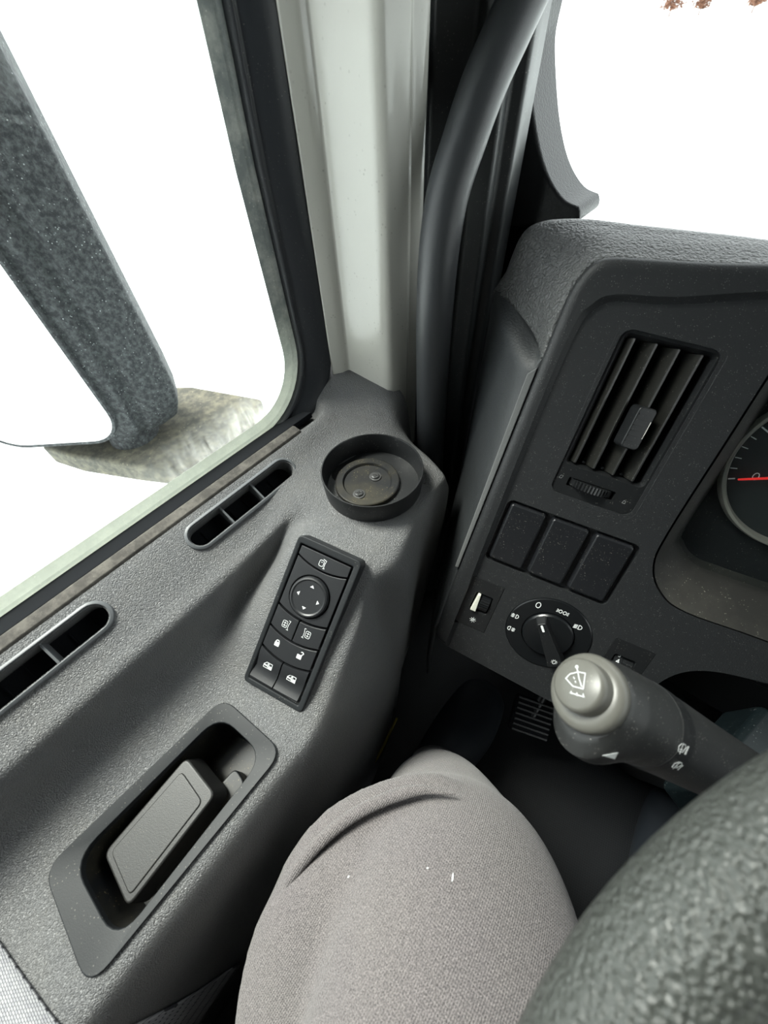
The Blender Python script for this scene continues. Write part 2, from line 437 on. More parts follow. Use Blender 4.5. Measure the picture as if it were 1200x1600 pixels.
def lathe(bm, M, prof, n=56, close=True):
    """profile of (radius, w) spun about the w axis of M; closed at zero radius if given"""
    rings = []
    for r, w in prof:
        if r < 1e-7: rings.append([bm.verts.new(M @ Vector((0, 0, w)))])
        else: rings.append([bm.verts.new(M @ Vector((r * math.cos(2 * PI * i / n), r * math.sin(2 * PI * i / n), w))) for i in range(n)])
    for a, b in zip(rings[:-1], rings[1:]):
        for i in range(n):
            j = (i + 1) % n
            if len(a) == 1 and len(b) == 1: continue
            if len(a) == 1: bm.faces.new((a[0], b[j], b[i]))
            elif len(b) == 1: bm.faces.new((a[i], a[j], b[0]))
            else: bm.faces.new((a[i], a[j], b[j], b[i]))
    return bm
def catmull(P, n):
    """dense Catmull-Rom through the rows of P (k x d array), n samples per span"""
    P = np.asarray(P, float); k = len(P)
    Q = np.vstack([2 * P[0] - P[1], P, 2 * P[-1] - P[-2]])
    out = []
    for i in range(k - 1):
        p0, p1, p2, p3 = Q[i], Q[i + 1], Q[i + 2], Q[i + 3]
        for j in range(n):
            t = j / n
            out.append(0.5 * ((2 * p1) + (-p0 + p2) * t + (2 * p0 - 5 * p1 + 4 * p2 - p3) * t * t + (-p0 + 3 * p1 - 3 * p2 + p3) * t ** 3))
    out.append(P[-1]); return np.array(out)
def grid_surface(net, nu, nv):
    net = np.array(net, float)                        # rows x cols x 3
    a = np.array([catmull(net[:, j], nu) for j in range(net.shape[1])]).transpose(1, 0, 2)
    return np.array([catmull(a[i], nv) for i in range(a.shape[0])])
def tube(bm, path, rad, n=20, cap=True, ry=None, ref=None):
    """rings along a path; rad may be a list"""
    P = [Vector(p) for p in path]; k = len(P); rings = []
    prev = None
    for i, p in enumerate(P):
        t = (P[min(i + 1, k - 1)] - P[max(i - 1, 0)]).normalized()
        if prev is None:
            r0 = Vector(ref) if ref else (Vector((0, 0, 1)) if abs(t.z) < 0.9 else Vector((1, 0, 0)))
        else: r0 = prev
        x = (r0 - t * r0.dot(t)).normalized(); y = t.cross(x); prev = x
        r = rad[i] if isinstance(rad, (list, tuple, np.ndarray)) else rad
        rr = (ry[i] if isinstance(ry, (list, tuple, np.ndarray)) else ry) if ry is not None else r
        rings.append([bm.verts.new(p + x * r * math.cos(2 * PI * a / n) + y * rr * math.sin(2 * PI * a / n)) for a in range(n)])
    for a, b in zip(rings[:-1], rings[1:]):
        for i in range(n): bm.faces.new((a[i], a[(i + 1) % n], b[(i + 1) % n], b[i]))
    if cap:
        bm.faces.new(rings[0][::-1]); bm.faces.new(rings[-1])
    return bm
def box(bm, lo, hi, M=Matrix.Identity(4)):
    return prism(bm, M, [(lo[0], lo[1]), (hi[0], lo[1]), (hi[0], hi[1]), (lo[0], hi[1])], lo[2], hi[2])
def stroke(bm, M, pts, wd, h=0.00012, closed=False, base=0.0, s=0.001):
    """raised printed line; pts in millimetres"""
    P = [Vector((p[0] * s, p[1] * s)) for p in pts]; n = len(P); L = []; R = []
    for i in range(n):
        a = P[i - 1] if (closed or i > 0) else P[i]; b = P[(i + 1) % n] if (closed or i < n - 1) else P[i]
        d1 = (P[i] - a); d2 = (b - P[i])
        d = (d1.normalized() if d1.length > 1e-9 else Vector((0, 0))) + (d2.normalized() if d2.length > 1e-9 else Vector((0, 0)))
        if d.length < 1e-6: d = d2
        d.normalize(); nn = Vector((-d.y, d.x)); k = wd * s / 2
        if d1.length > 1e-9 and d2.length > 1e-9:
            k /= max(0.5, abs(nn.dot(Vector((-d2.y, d2.x)).normalized())))
        L.append(P[i] + nn * k); R.append(P[i] - nn * k)
    vb = [[bm.verts.new(M @ Vector((q.x, q.y, base + hh))) for q in S] for S in (L, R) for hh in (0, h)]
    m = n if closed else n - 1
    for i in range(m):
        j = (i + 1) % n
        l0, l1, r0, r1 = vb[0], vb[1], vb[2], vb[3]
        bm.faces.new((l1[i], l1[j], r1[j], r1[i])); bm.faces.new((l0[i], l0[j], l1[j], l1[i])); bm.faces.new((r1[i], r1[j], r0[j], r0[i]))
    return bm
def fillp(bm, M, pts, h=0.00012, base=0.0, s=0.001):
    return prism(bm, M, [(p[0] * s, p[1] * s) for p in pts], base - 0.00003, base + h)
def symbol(name, M, parent, mat, lines=(), fills=(), wd=0.45, k=1.0):
    M = M @ Matrix.Diagonal((k, k, 1, 1))
    bm = BM()
    for ln in lines:
        pts, closed = (ln if isinstance(ln, tuple) and isinstance(ln[1], bool) else (ln, False))
        stroke(bm, M, pts, wd, closed=closed)
    for f in fills: fillp(bm, M, f)
    return obj(name, bm, mat, parent, smooth=False)
def arc(cx, cy, r, a0, a1, n=10, ry=None):
    return [(cx + r * math.cos(math.radians(a0 + (a1 - a0) * i / n)), cy + (ry or r) * math.sin(math.radians(a0 + (a1 - a0) * i / n))) for i in range(n + 1)]
I4 = Matrix.Identity(4)

# =================================================================== SETTING: outside and cab shell
g = BM(); prism(g, I4, circ(0, 0, 700, 64), -2.20, -2.15); struct(obj('ground_snow', g, M_SNOW, smooth=False))
g = BM(); box(g, (-0.34, -1.0, -0.87), (1.75, 0.75, -0.85)); struct(obj('floor', g, M_MAT, smooth=False))
g = BM(); box(g, (-0.36, -1.0, 0.80), (1.75, 0.95, 0.83)); struct(obj('ceiling', g, M_CABIN, smooth=False))
g = BM(); box(g, (-0.36, -1.03, -0.87), (1.75, -1.0, 0.83)); struct(obj('wall_back', g, M_CABIN, smooth=False))
g = BM(); box(g, (-0.30, 0.62, -0.87), (1.75, 0.65, -0.20)); box(g, (-0.30, 0.62, 0.42), (1.75, 0.65, 0.80)); struct(obj('wall_front', g, M_CABDARK, smooth=False))  # upper box: unseen header added to cut light through the windscreen
g = BM(); box(g, (1.72, -1.0, -0.87), (1.75, 0.95, -0.25)); box(g, (1.72, -1.0, -0.25), (1.75, -0.45, 0.83)); box(g, (1.72, -0.45, 0.42), (1.75, 0.95, 0.83)); struct(obj('wall_right', g, M_CABIN, smooth=False))  # last box: unseen, added to lower the window top and cut its light
g = BM(); box(g, (1.725, -0.45, -0.25), (1.73, 0.75, 0.80)); struct(obj('window_3', g, M_SHIELD, smooth=False))
# outer door skin, seen only in the mirror, and rear part of the side wall
g = BM(); box(g, (-0.385, -1.0, -1.10), (-0.350, 0.42, -0.315)); box(g, (-0.385, -1.0, -0.315), (-0.35, -0.72, 0.80)); box(g, (-0.385, -0.72, 0.62), (-0.35, 0.42, 0.80)); struct(obj('wall_left', g, M_BODY, bevel=0.004))
# front left corner of the body behind the grab handle
g = BM()
def azr(px, py, r):
    d = ray(px, py); h = math.hypot(d.x, d.y); return (d.x / h * r, d.y / h * r)
foot = [(-0.345, 0.335), (-0.250, 0.352), azr(667, 300, 0.455), azr(706, 450, 0.452), azr(716, 450, 0.440), azr(744, 450, 0.437), azr(750, 450, 0.450),
        azr(768, 450, 0.450), azr(780, 450, 0.48), (-0.262, 0.56), (-0.345, 0.60)]
prism(g, I4, foot, -0.85, 0.80)
struct(obj('trim_1', g, plastic('corner_post_plastic', (0.026, 0.029, 0.030), 0.45, 0.2, 900, 0.0002, 0.4), bevel=0.003))
# windscreen
g = BM()
ws = [(-0.20, 0.62, -0.22), (1.72, 0.62, -0.22), (1.66, 0.60, 0.80), (-0.22, 0.60, 0.80)]
for t_ in (0, 0.006):
    pass
prism(g, frame((0, 0.66, -0.25), (1, 0, 0), (0, -0.05, 1)), [(-0.26, 0), (1.72, 0), (1.72, 1.06), (-0.26, 1.06)], 0, 0.005)
struct(obj('window_2', g, M_SHIELD, smooth=False))
# windscreen corner trim, grained, with a concave lower corner
g = BM()
TY = 0.455
cp = [(783, 352), (790, 300), (800, 200), (806, 90), (812, 0), (815, -60), (846, -60), (836, 0), (826, 60), (828, 120), (835, 190), (846, 245), (860, 283), (880, 312), (903, 324), (907, 335), (902, 349), (860, 352), (820, 356)]
cp = cp[:6] + [tuple(q) for q in catmull(cp[6:15], 4)] + cp[15:]
pts = [at_y(a, b, TY) for a, b in cp]
prism(g, frame((0, TY, 0), (1, 0, 0), (0, 0, 1)), [(p.x, p.z) for p in pts], -0.055, 0.0)
struct(obj('trim_2', g, plastic('windscreen_corner_plastic', (0.016, 0.0175, 0.019), 0.45, 0.6, 520, 0.0004, leather=True), bevel=0.007, seg=4))
g = BM(); prism(g, frame((0, 0.47, 0), (1, 0, 0), (0, 0, 1)), [(p.x * 1.03, p.z * 1.03) for p in [at_y(a, b, 0.47) for a, b in ((760, 340), (905, 344), (912, 356), (900, 470), (750, 520))]], -0.01, 0)
struct(obj('trim_3', g, M_VOID, smooth=False))

# painted door pillar
t = thing('door_pillar', 'pale grey painted door pillar rising from the door trim beside the window', 'pillar', Matrix.Translation((-0.27, 0.32, -0.30)))
g = BM()
fp = [(-0.3085, 0.2805), (-0.2995, 0.2885), (-0.296, 0.2965), (-0.2500, 0.2985), (-0.2420, 0.2995), (-0.2365, 0.3040), (-0.2310, 0.3220), (-0.2335, 0.3250), (-0.2290, 0.3330), (-0.2290, 0.3400), (-0.26, 0.352), (-0.330, 0.345), (-0.330, 0.30)]
prism(g, I4, fp, -0.36, 0.80)
obj('pillar_skin', g, M_PAINT, t, bevel=0.0025, seg=4)

# side window: glass, dusty run channel, rubber seal, sill strips
g = BM(); box(g, (-0.341, -0.72, -0.300), (-0.337, 0.258, 0.80)); w1 = obj('window_1', g, M_GLASS, smooth=False, base=(-0.339, -0.3, -0.300)); struct(w1)
def sweep(bm, path, prof, nrm):
    """path: (y,z) points, nrm: outward normals (y,z); prof: (d, x)"""
    rows = []
    for (p, nn) in zip(path, nrm): rows.append([bm.verts.new((x, p[0] + nn[0] * d, p[1] + nn[1] * d)) for d, x in prof])
    m = len(prof)
    for a, b in zip(rows[:-1], rows[1:]):
        for i in range(m): bm.faces.new((a[i], a[(i + 1) % m], b[(i + 1) % m], b[i]))
    bm.faces.new(rows[0][::-1]); bm.faces.new(rows[-1])
    return bm
R_ = 0.060; YF = 0.240; ZB = -0.2770
path = [(YF + 0.006, 0.80), (YF + 0.004, 0.1), (YF - 0.002, -0.07), (YF, ZB + R_)]; nr = [(1, 0)] * 4
for i in range(1, 13):
    a = PI / 2 * i / 12
    path.append((YF - R_ + R_ * math.cos(a), ZB + R_ - R_ * math.sin(a))); nr.append((math.cos(a), -math.sin(a)))
path += [(0.0, ZB), (-0.72, ZB)]; nr += [(0, -1)] * 2
t = thing('window_seal', 'black rubber seal with dusty channel framing the side window glass', 'seal', Matrix.Translation((-0.33, -0.2, -0.30)))
g = BM(); sweep(g, path, [(0.0, -0.3362), (0.0105, -0.3350), (0.012, -0.3335), (0.018, -0.3335), (0.018, -0.3368), (0.0, -0.3368)], nr)
obj('run_channel', g, M_DIRTY, t)
g = BM(); sweep(g, path[:16], [(0.0165, -0.336), (0.0165, -0.329), (0.0185, -0.3255), (0.0215, -0.326), (0.024, -0.322), (0.032, -0.314), (0.0395, -0.310), (0.046, -0.310), (0.046, -0.336)], nr[:16])
obj('rubber_lip', g, M_RUBBER, t, bevel=0.001)
g = BM(); prism(g, frame((0, 0.235, 0), (1, 0, 0), (0, 0, 1)), [(-0.3345, -0.293), (-0.3320, -0.2900), (-0.3045, -0.2800), (-0.3035, -0.2870), (-0.330, -0.300)], 0, 0.955)
obj('inner_wiper_lip', g, M_VOID, t, bevel=0.0008)
g = BM(); prism(g, frame((0, 0.205, 0), (1, 0, 0), (0, 0, 1)), [(-0.3045, -0.2830), (-0.3035, -0.2795), (-0.300, -0.2782), (-0.2915, -0.2795), (-0.2895, -0.2825), (-0.2895, -0.288), (-0.3045, -0.288)], 0, 0.925)
ob_ = obj('felt_strip', g, M_FELT, t, bevel=0.0006); ob_['label'] = 'dusty beige felt strip'

# =================================================================== DOOR TRIM PANEL
SW_C = Vector((-0.151, 0.058, -0.330))
SW_U = Vector((0.972, 0.217, -0.090)); SW_V = Vector((-0.122, 0.794, 0.596))
base = [(-0.3025, -0.2900), (-0.2890, -0.2820), (-0.248, -0.3060), (-0.230, -0.3168), (-0.2215, -0.3520), (-0.1870, -0.3712), (-0.140, -0.372), (-0.106, -0.3725), (-0.0915, -0.381), (-0.082, -0.412), (-0.072, -0.50), (-0.066, -0.62)]
def row(y, ov=None, yo=None):
    r = [[x, y, z] for x, z in base]
    for k, v in (ov or {}).items(): r[k] = [v[0], v[2] if len(v) > 2 else y, v[1]]
    return r
net = [row(-0.75), row(-0.45), row(-0.22), row(-0.12), row(-0.04),
       row(-0.005, {5: (-0.183, -0.3685), 6: (-0.14, -0.3715), 7: (-0.106, -0.3745)}),
       row(0.020, {4: (-0.2215, -0.3515), 5: (-0.1870, -0.3545), 6: (-0.148, -0.3600), 7: (-0.110, -0.3685), 8: (-0.095, -0.379), 9: (-0.085, -0.412), 10: (-0.074, -0.50), 11: (-0.068, -0.62, 0.01)}),
       row(0.050, {3: (-0.2305, -0.3150), 4: (-0.2225, -0.3450), 5: (-0.1910, -0.3310), 6: (-0.152, -0.3385), 7: (-0.114, -0.3480), 8: (-0.100, -0.3610), 9: (-0.090, -0.40), 10: (-0.078, -0.50), 11: (-0.07, -0.62, 0.03)}),
       row(0.088, {3: (-0.2320, -0.3115), 4: (-0.2245, -0.3330), 5: (-0.1960, -0.3050), 6: (-0.160, -0.3145), 7: (-0.122, -0.3235), 8: (-0.108, -0.3370), 9: (-0.097, -0.385), 10: (-0.086, -0.50), 11: (-0.075, -0.62, 0.05)}),
       row(0.118, {2: (-0.256, -0.3005), 3: (-0.2340, -0.3050), 4: (-0.2250, -0.3130), 5: (-0.200, -0.2990), 6: (-0.160, -0.3005), 7: (-0.131, -0.3075), 8: (-0.1195, -0.3200), 9: (-0.112, -0.37), 10: (-0.093, -0.50), 11: (-0.08, -0.62, 0.07)}),
       row(0.150, {2: (-0.264, -0.2935), 3: (-0.238, -0.2975), 4: (-0.210, -0.2990), 5: (-0.185, -0.2990), 6: (-0.158, -0.2995), 7: (-0.131, -0.3025), 8: (-0.1140, -0.3140), 9: (-0.1040, -0.36), 10: (-0.098, -0.50, 0.14), 11: (-0.09, -0.62, 0.10)}),
       row(0.200, {2: (-0.266, -0.2930), 3: (-0.240, -0.2975), 4: (-0.210, -0.2990), 5: (-0.185, -0.2995), 6: (-0.158, -0.3000), 7: (-0.139, -0.3005), 8: (-0.1265, -0.3090), 9: (-0.121, -0.35), 10: (-0.114, -0.48, 0.18), 11: (-0.10, -0.62, 0.12)}),
       row(0.240, {1: (-0.291, -0.2805), 2: (-0.268, -0.2900), 3: (-0.240, -0.2960), 4: (-0.210, -0.2990), 5: (-0.185, -0.2995), 6: (-0.158, -0.3000), 7: (-0.141, -0.3000), 8: (-0.1315, -0.3065), 9: (-0.127, -0.34), 10: (-0.120, -0.46, 0.215), 11: (-0.11, -0.62, 0.14)}),
       row(0.256, {0: (-0.325, -0.2760), 1: (-0.300, -0.2750), 2: (-0.270, -0.2840), 3: (-0.240, -0.2920), 4: (-0.212, -0.2980), 5: (-0.187, -0.3000), 6: (-0.160, -0.3002), 7: (-0.143, -0.3003), 8: (-0.1325, -0.3070), 9: (-0.128, -0.34), 10: (-0.122, -0.46, 0.225), 11: (-0.11, -0.62, 0.145)}),
       row(0.272, {0: (-0.328, -0.2620), 1: (-0.310, -0.2620), 2: (-0.270, -0.2690), 3: (-0.242, -0.2760), 4: (-0.218, -0.2880), 5: (-0.196, -0.2985, 0.277), 6: (-0.172, -0.3020, 0.275), 7: (-0.150, -0.3050, 0.268), 8: (-0.136, -0.3130, 0.263), 9: (-0.130, -0.345, 0.262), 10: (-0.124, -0.46, 0.232), 11: (-0.11, -0.62, 0.15)}),
       row(0.288, {0: (-0.330, -0.2530), 1: (-0.314, -0.2530), 2: (-0.270, -0.2590), 3: (-0.240, -0.2640), 4: (-0.222, -0.2760), 5: (-0.208, -0.3020, 0.290), 6: (-0.190, -0.3260, 0.286), 7: (-0.168, -0.3380, 0.278), 8: (-0.150, -0.3450, 0.270), 9: (-0.140, -0.370, 0.266), 10: (-0.13, -0.47, 0.236), 11: (-0.12, -0.62, 0.155)}),
       row(0.312, {0: (-0.332, -0.2500), 1: (-0.314, -0.2500), 2: (-0.270, -0.2560), 3: (-0.240, -0.2620), 4: (-0.224, -0.2800), 5: (-0.216, -0.3300), 6: (-0.205, -0.3700), 7: (-0.190, -0.3900, 0.305), 8: (-0.175, -0.400, 0.295), 9: (-0.16, -0.42, 0.285), 10: (-0.14, -0.49, 0.25), 11: (-0.13, -0.62, 0.16)})]
NV = 7
S = grid_surface(net, 6, NV)
nr_, nc_ = S.shape[:2]
def door_solid():
    bm = BM(); V = []
    for i in range(nr_):
        r = [bm.verts.new(Vector(S[i, j])) for j in range(nc_)]
        e = S[i, -1]
        r.append(bm.verts.new((e[0] - 0.005, e[1] - 0.01, -0.84)))
        r.append(bm.verts.new((-0.333, S[i, 0][1], -0.84)))
        r.append(bm.verts.new((-0.333, S[i, 0][1], S[i, 0][2] - 0.004)))
        V.append(r)
    m = len(V[0])
    for a, b in zip(V[:-1], V[1:]):
        for i in range(m): bm.faces.new((a[i], b[i], b[(i + 1) % m], a[(i + 1) % m]))
    for rr in (V[0], V[-1]):
        c = sum((v.co for v in rr), Vector()) / m
        cv = bm.verts.new(c)
        for i in range(m): bm.faces.new((rr[i], rr[(i + 1) % m], cv))
    return bm
A_ = math.atan2(0.042, 0.070)
SL = frame((-0.298, 0, -0.276), (0, 1, 0), (-math.cos(A_), 0, math.sin(A_)))        # u rearwards->forwards, v up the slope, w out of the surface
def slot_outline(y0, y1, v0, v1, grow=0.0):
    c = (v0 + v1) / 2; r = abs(v1 - v0) / 2 + grow
    return [(y1 - abs(v1 - v0) / 2 + r * math.cos(math.radians(a)), c + r * math.sin(math.radians(a))) for a in range(-90, 91, 15)] + \
           [(y0 + abs(v1 - v0) / 2 + r * math.cos(math.radians(a)), c + r * math.sin(math.radians(a))) for a in range(90, 271, 15)]
slots = [(0.0425, 0.168), (-0.205, -0.038)]
SV0, SV1 = -0.0205, -0.0425
AR = frame((0, 0, -0.372), (1, 0, 0), (0, 1, 0))                                     # armrest plane, seen from above
BZ_out = rquad([(-0.1035, -0.0225), (-0.1765, -0.0270), (-0.1850, -0.1790), (-0.1045, -0.1860)], 0.014, 6)
BZ_in = rquad([(-0.1140, -0.0345), (-0.1680, -0.0380), (-0.1735, -0.1640), (-0.1095, -0.1650)], 0.019, 6)
cut1 = prism(BM(), AR, offset(BZ_in, 0.002), -0.055, 0.05)
cuts = [cut1] + [prism(BM(), SL, slot_outline(a, b, SV0, SV1, -0.001), -0.022, 0.03) for a, b in slots]
door = thing('door_trim_panel', 'large grey leather-grained door trim panel with armrest below the side window', 'door panel', Matrix.Translation((-0.2, -0.1, -0.84)))
obj('panel_body', door_solid(), M_TRIM, door, cuts=cuts, sharp=50)
# cloth insert at the rear of the panel
P0 = at_z(0, 1470, -0.372); P1 = at_z(100, 1606, -0.372)
g = BM(); V = []
for i in range(0, 26):
    V.append([g.verts.new(Vector(S[i, j]) + Vector((0.0007, 0, 0.0012))) for j in range(nc_)])
for a, b in zip(V[:-1], V[1:]):
    for i in range(nc_ - 1): g.faces.new((a[i], b[i], b[i + 1], a[i + 1]))
dd = (P1 - P0); nn = Vector((dd.y, -dd.x, 0)).normalized()
if nn.y > 0: nn = -nn
bmesh.ops.bisect_plane(g, geom=g.verts[:] + g.edges[:] + g.faces[:], plane_co=P0, plane_no=-nn, clear_outer=True)
bmesh.ops.bisect_plane(g, geom=g.verts[:] + g.edges[:] + g.faces[:], plane_co=(0, 0, -0.335), plane_no=(0, 0, 1), clear_outer=True)
ob_ = obj('cloth_insert', g, M_WOVEN, door, solid=0.002); ob_['label'] = 'light grey woven cloth insert'

# demister slots
for k, (a, b) in enumerate(slots):
    t = thing('demister_vent', ['short black demister slot with two dividers beside the cup holder', 'long black demister slot at the left photo edge, with one divider in view'][k], 'air vent',
              shift(SL, (a + b) / 2, -0.031), 'demister slots along the window sill')
    g = BM(); ringprism(g, SL, slot_outline(a, b, SV0, SV1, 0.0032), slot_outline(a, b, SV0, SV1, 0.0), -0.001, 0.0022, -0.021, 0.0034)
    obj('frame', g, M_SLOT, t, bevel=0.0008)
    g = BM(); prism(g, SL, slot_outline(a, b, SV0, SV1, 0.0), -0.021, -0.0195)
    for q in np.arange(a + 0.015, b - 0.008, 0.017): box(g, (q, SV1 + 0.006, -0.0195), (q + 0.0012, SV0 - 0.005, -0.0175), SL)
    obj('inner_grille', g, M_VOID, t, smooth=False)
    for q in ([0.0835, 0.1215] if k == 0 else [-0.0845, -0.135, -0.175]):
        g = BM(); box(g, (q - 0.001, SV1 + 0.0003, -0.016), (q + 0.001, SV0 - 0.0003, -0.0005), SL)
        obj('divider', g, M_SLOT, t, bevel=0.0004)

# door opener recess
t = thing('door_opener', 'dark recessed door opener with a flap lever in the armrest', 'door handle', shift(AR, -0.14, -0.10, 0))
g = BM(); ringprism(g, AR, BZ_out, BZ_in, -0.0005, 0.0022, -0.006, 0.0006)
obj('bezel', g, M_BEZEL, t, bevel=0.0009)
g = BM()
inner2 = offset(BZ_in, -0.004)
ringprism(g, AR, offset(BZ_in, 0.001), inner2, -0.004, -0.0035, -0.046, -0.045)
for f in list(g.faces): pass
prism(g, AR, inner2, -0.048, -0.0455)
obj('recess_cup', g, M_LINER, t)
# lever: raised tapered flap with a sunk pad area
LV = frame((-0.1425, -0.1150, -0.3800), (1, 0.05, 0.03), (0, 1, 0.09))
lo_ = rquad([(0.0195, 0.0385), (-0.0225, 0.0410), (-0.0255, -0.0370), (0.0175, -0.0430)], 0.0065, 4)
g = BM(); prism(g, LV, offset(lo_, 0.0022), -0.022, 0.0, -0.0026)
cutp = prism(BM(), LV, offset(rquad([(0.0160, 0.0320), (-0.0180, 0.0350), (-0.0200, -0.06), (0.0150, -0.06)], 0.004, 4), -0.0012), -0.0014, 0.004, 0.0016)
obj('lever_flap', g, M_LEVER, t, bevel=0.0016, seg=3)
g = BM(); prism(g, LV, rquad([(0.0150, 0.0300), (-0.0175, 0.0330), (-0.0215, -0.0330), (0.0140, -0.0385)], 0.005, 4), -0.001, 0.0009, -0.0012)
obj('flap_pad', g, M_LEVER, t, bevel=0.0005)
g = BM(); prism(g, AR, [(-0.158, -0.168 + 0.02), (-0.130, -0.152), (-0.128, -0.148), (-0.157, -0.143)], -0.04, -0.02)
obj('hinge_block', g, M_BLACK, t, bevel=0.001)
g = BM(); prism(g, AR, rquad([(-0.119, -0.060), (-0.136, -0.058), (-0.138, -0.145), (-0.117, -0.145)], 0.006, 4), -0.045, -0.028)
obj('rear_stop', g, M_LINER, t, bevel=0.0015)

# cup holder
CH = Matrix.Translation((-0.1870, 0.2035, -0.2995))
t = thing('cup_holder', 'round black cup holder ring on the door trim below the pillar', 'cup holder', CH)
g = BM()
lathe(g, CH, [(0, -0.0005), (0.0485, -0.0005), (0.0497, 0.001), (0.0510, 0.0235), (0.0506, 0.0245), (0.0496, 0.0245), (0.0490, 0.0235), (0.0472, 0.0015), (0.0385, 0.0013), (0, 0.0013)], n=80)
obj('holder_ring', g, M_BLACK, t, sharp=30)
g = BM()
_c = at_z(574, 752, -0.2955)
CB = Matrix.Translation((_c.x, _c.y, -0.2987))
lathe(g, CB, [(0, 0.0), (0.0335, 0.0), (0.0330, 0.0042), (0.0320, 0.0048), (0.0255, 0.0048), (0.0248, 0.0040), (0.0240, 0.0022), (0, 0.0020)], n=64)
ob_ = obj('base_disc', g, M_LINER, t, sharp=30)
for (a, b) in ((588, 743), (559, 774)):
    q = at_z(a, b, -0.2955); q = _c + (q - _c) * 0.88
    Ms = Matrix.Translation((q.x, q.y, -0.2970))
    g = BM(); lathe(g, Ms, [(0, 0.0005), (0.0064, 0.0005), (0.0062, 0.0014), (0.0044, 0.0015), (0.0040, 0.0028), (0.0032, 0.0033), (0.0010, 0.0033), (0, 0.0016)], n=24)
    for k in (0, 90):
        box(g, (-0.0024, -0.0004, 0.0030), (0.0024, 0.0004, 0.0040), Ms @ Matrix.Rotation(math.radians(k + 30), 4, 'Z'))
    ob_ = obj('screw', g, M_SCREW, t, sharp=30)

# switch panel on the ramp of the armrest
SW = frame(SW_C, SW_U, SW_V)
t = thing('window_switch_panel', 'black switch block with mirror and window buttons on the armrest', 'switch panel', SW)
go = rquad([(0.0305, 0.0720), (-0.0325, 0.0720), (-0.0315, -0.0700), (0.0305, -0.0705)], 0.005, 4)
gi = rquad([(0.0245, 0.0650), (-0.0280, 0.0650), (-0.0270, -0.0650), (0.0250, -0.0655)], 0.0015, 4)
g = BM(); ringprism(g, SW, go, gi, -0.012, 0.0045, -0.012, 0.0040)
obj('frame', g, M_BEZEL, t, bevel=0.0014, seg=3)
g = BM(); prism(g, SW, gi, -0.012, -0.003); obj('backplate', g, M_VOID, t, smooth=False)
def sag(u, v0):                                   # the curved joints between the rows: lower in the middle
    return v0 - 0.0052 * (1 - (u / 0.026) ** 2)
def cell(u0, u1, vt, vb, top_flat=False, n=8, gap=0.0006, bot_flat=False):
    us = [u0 + (u1 - u0) * i / n for i in range(n + 1)]
    top = [(u, (vt if top_flat else sag(u, vt)) - gap) for u in us]
    bot = [(u, (vb if bot_flat else sag(u, vb)) + gap) for u in us]
    return bot + top[::-1]
L0, L1 = -0.0268, 0.0228
bt = 0.0034
b_mir = obj('mirror_select_button', prism(BM(), SW, cell(L0, L1, 0.0642, 0.0548, True), -0.003, bt), M_BUTTON, t, bevel=0.0006)
g = prism(BM(), SW, cell(L0, L1, 0.0545, 0.0075), -0.003, bt - 0.0004)
JC = (-0.0025, 0.0245)
b_plate = obj('joystick_plate', g, M_BUTTON, t, bevel=0.0006, cuts=[prism(BM(), SW, circ(JC[0], JC[1], 0.0192, 64), -0.002, 0.01)])
JM = shift(SW, JC[0], JC[1])
joy = obj('mirror_joystick', lathe(BM(), JM, [(0, -0.003), (0.0178, -0.003), (0.0182, 0.0035), (0.0172, 0.0060), (0.0158, 0.0064), (0.0145, 0.0056), (0, 0.0052)], n=72), M_BUTTON, t, sharp=25)
tri = [(-1.9, -0.9), (1.9, -0.9), (0, 1.5)]
for k, (du, dv, rot) in enumerate(((0, 10.0, 0), (9.8, -0.8, -90), (-0.3, -10.0, 180), (-10.0, 0, 90))):
    Mx = shift(JM, du / 1000, dv / 1000, 0.00545) @ Matrix.Rotation(math.radians(rot), 4, 'Z')
    symbol('arrow_mark', Mx, joy, M_WHITE, fills=[tri])
mirror_ln = [(rrect(0, 0, 4.2, 5.4, 1.3, 3), True), [(2.4, 3.4), (3.8, 3.4), (3.2, 0.5), (3.2, -2.6), (4.2, -3.8), (2.4, -3.8)], [(0.6, 4.0), (3.8, 3.4)], [(-0.6, 0.9), (0.8, 0.9)]]
symbol('mirror_symbol', shift(SW, -0.0035, 0.0563, bt), b_mir, M_WHITE, mirror_ln, wd=0.4)
def heat(flip):
    s = -1 if flip else 1
    L = [([(x * s, y) for x, y in rrect(0, 0, 4.0, 5.2, 1.0, 3)], True), [(s * 2.4, 3.6), (s * 3.9, 3.6), (s * 3.2, 0.5), (s * 3.2, -2.4), (s * 4.0, -3.6), (s * 2.4, -3.6)]]
    for q in (-1.1, 0.9): L.append([(-1.3, q), (1.3, q)])
    L.append([(0, -1.9), (0, 1.9)])
    return L
b = obj('mirror_heat_button', prism(BM(), SW, cell(L0, -0.0030, 0.0070, -0.0130), -0.003, bt), M_BUTTON, t, bevel=0.0006)
symbol('heated_mirror_symbol', shift(SW, -0.0142, -0.0066, bt), b, M_WHITE, heat(False), wd=0.3, k=1.15)
b = obj('mirror_heat_button', prism(BM(), SW, cell(-0.0020, L1, 0.0070, -0.0130), -0.003, bt), M_BUTTON, t, bevel=0.0006)
symbol('heated_mirror_symbol', shift(SW, 0.0092, -0.0062, bt), b, M_WHITE, heat(True), wd=0.3, k=1.15)
b = obj('door_lock_button', prism(BM(), SW, cell(L0, L1, -0.0136, -0.0330), -0.003, bt), M_BUTTON, t, bevel=0.0006)
body = rrect(0, -1.2, 4.6, 3.8, 0.4, 2)
symbol('closed_lock_symbol', shift(SW, -0.0142, -0.0250, bt), b, M_WHITE, [arc(0, 0.8, 1.6, 0, 180, 10) ], [body], wd=0.75)
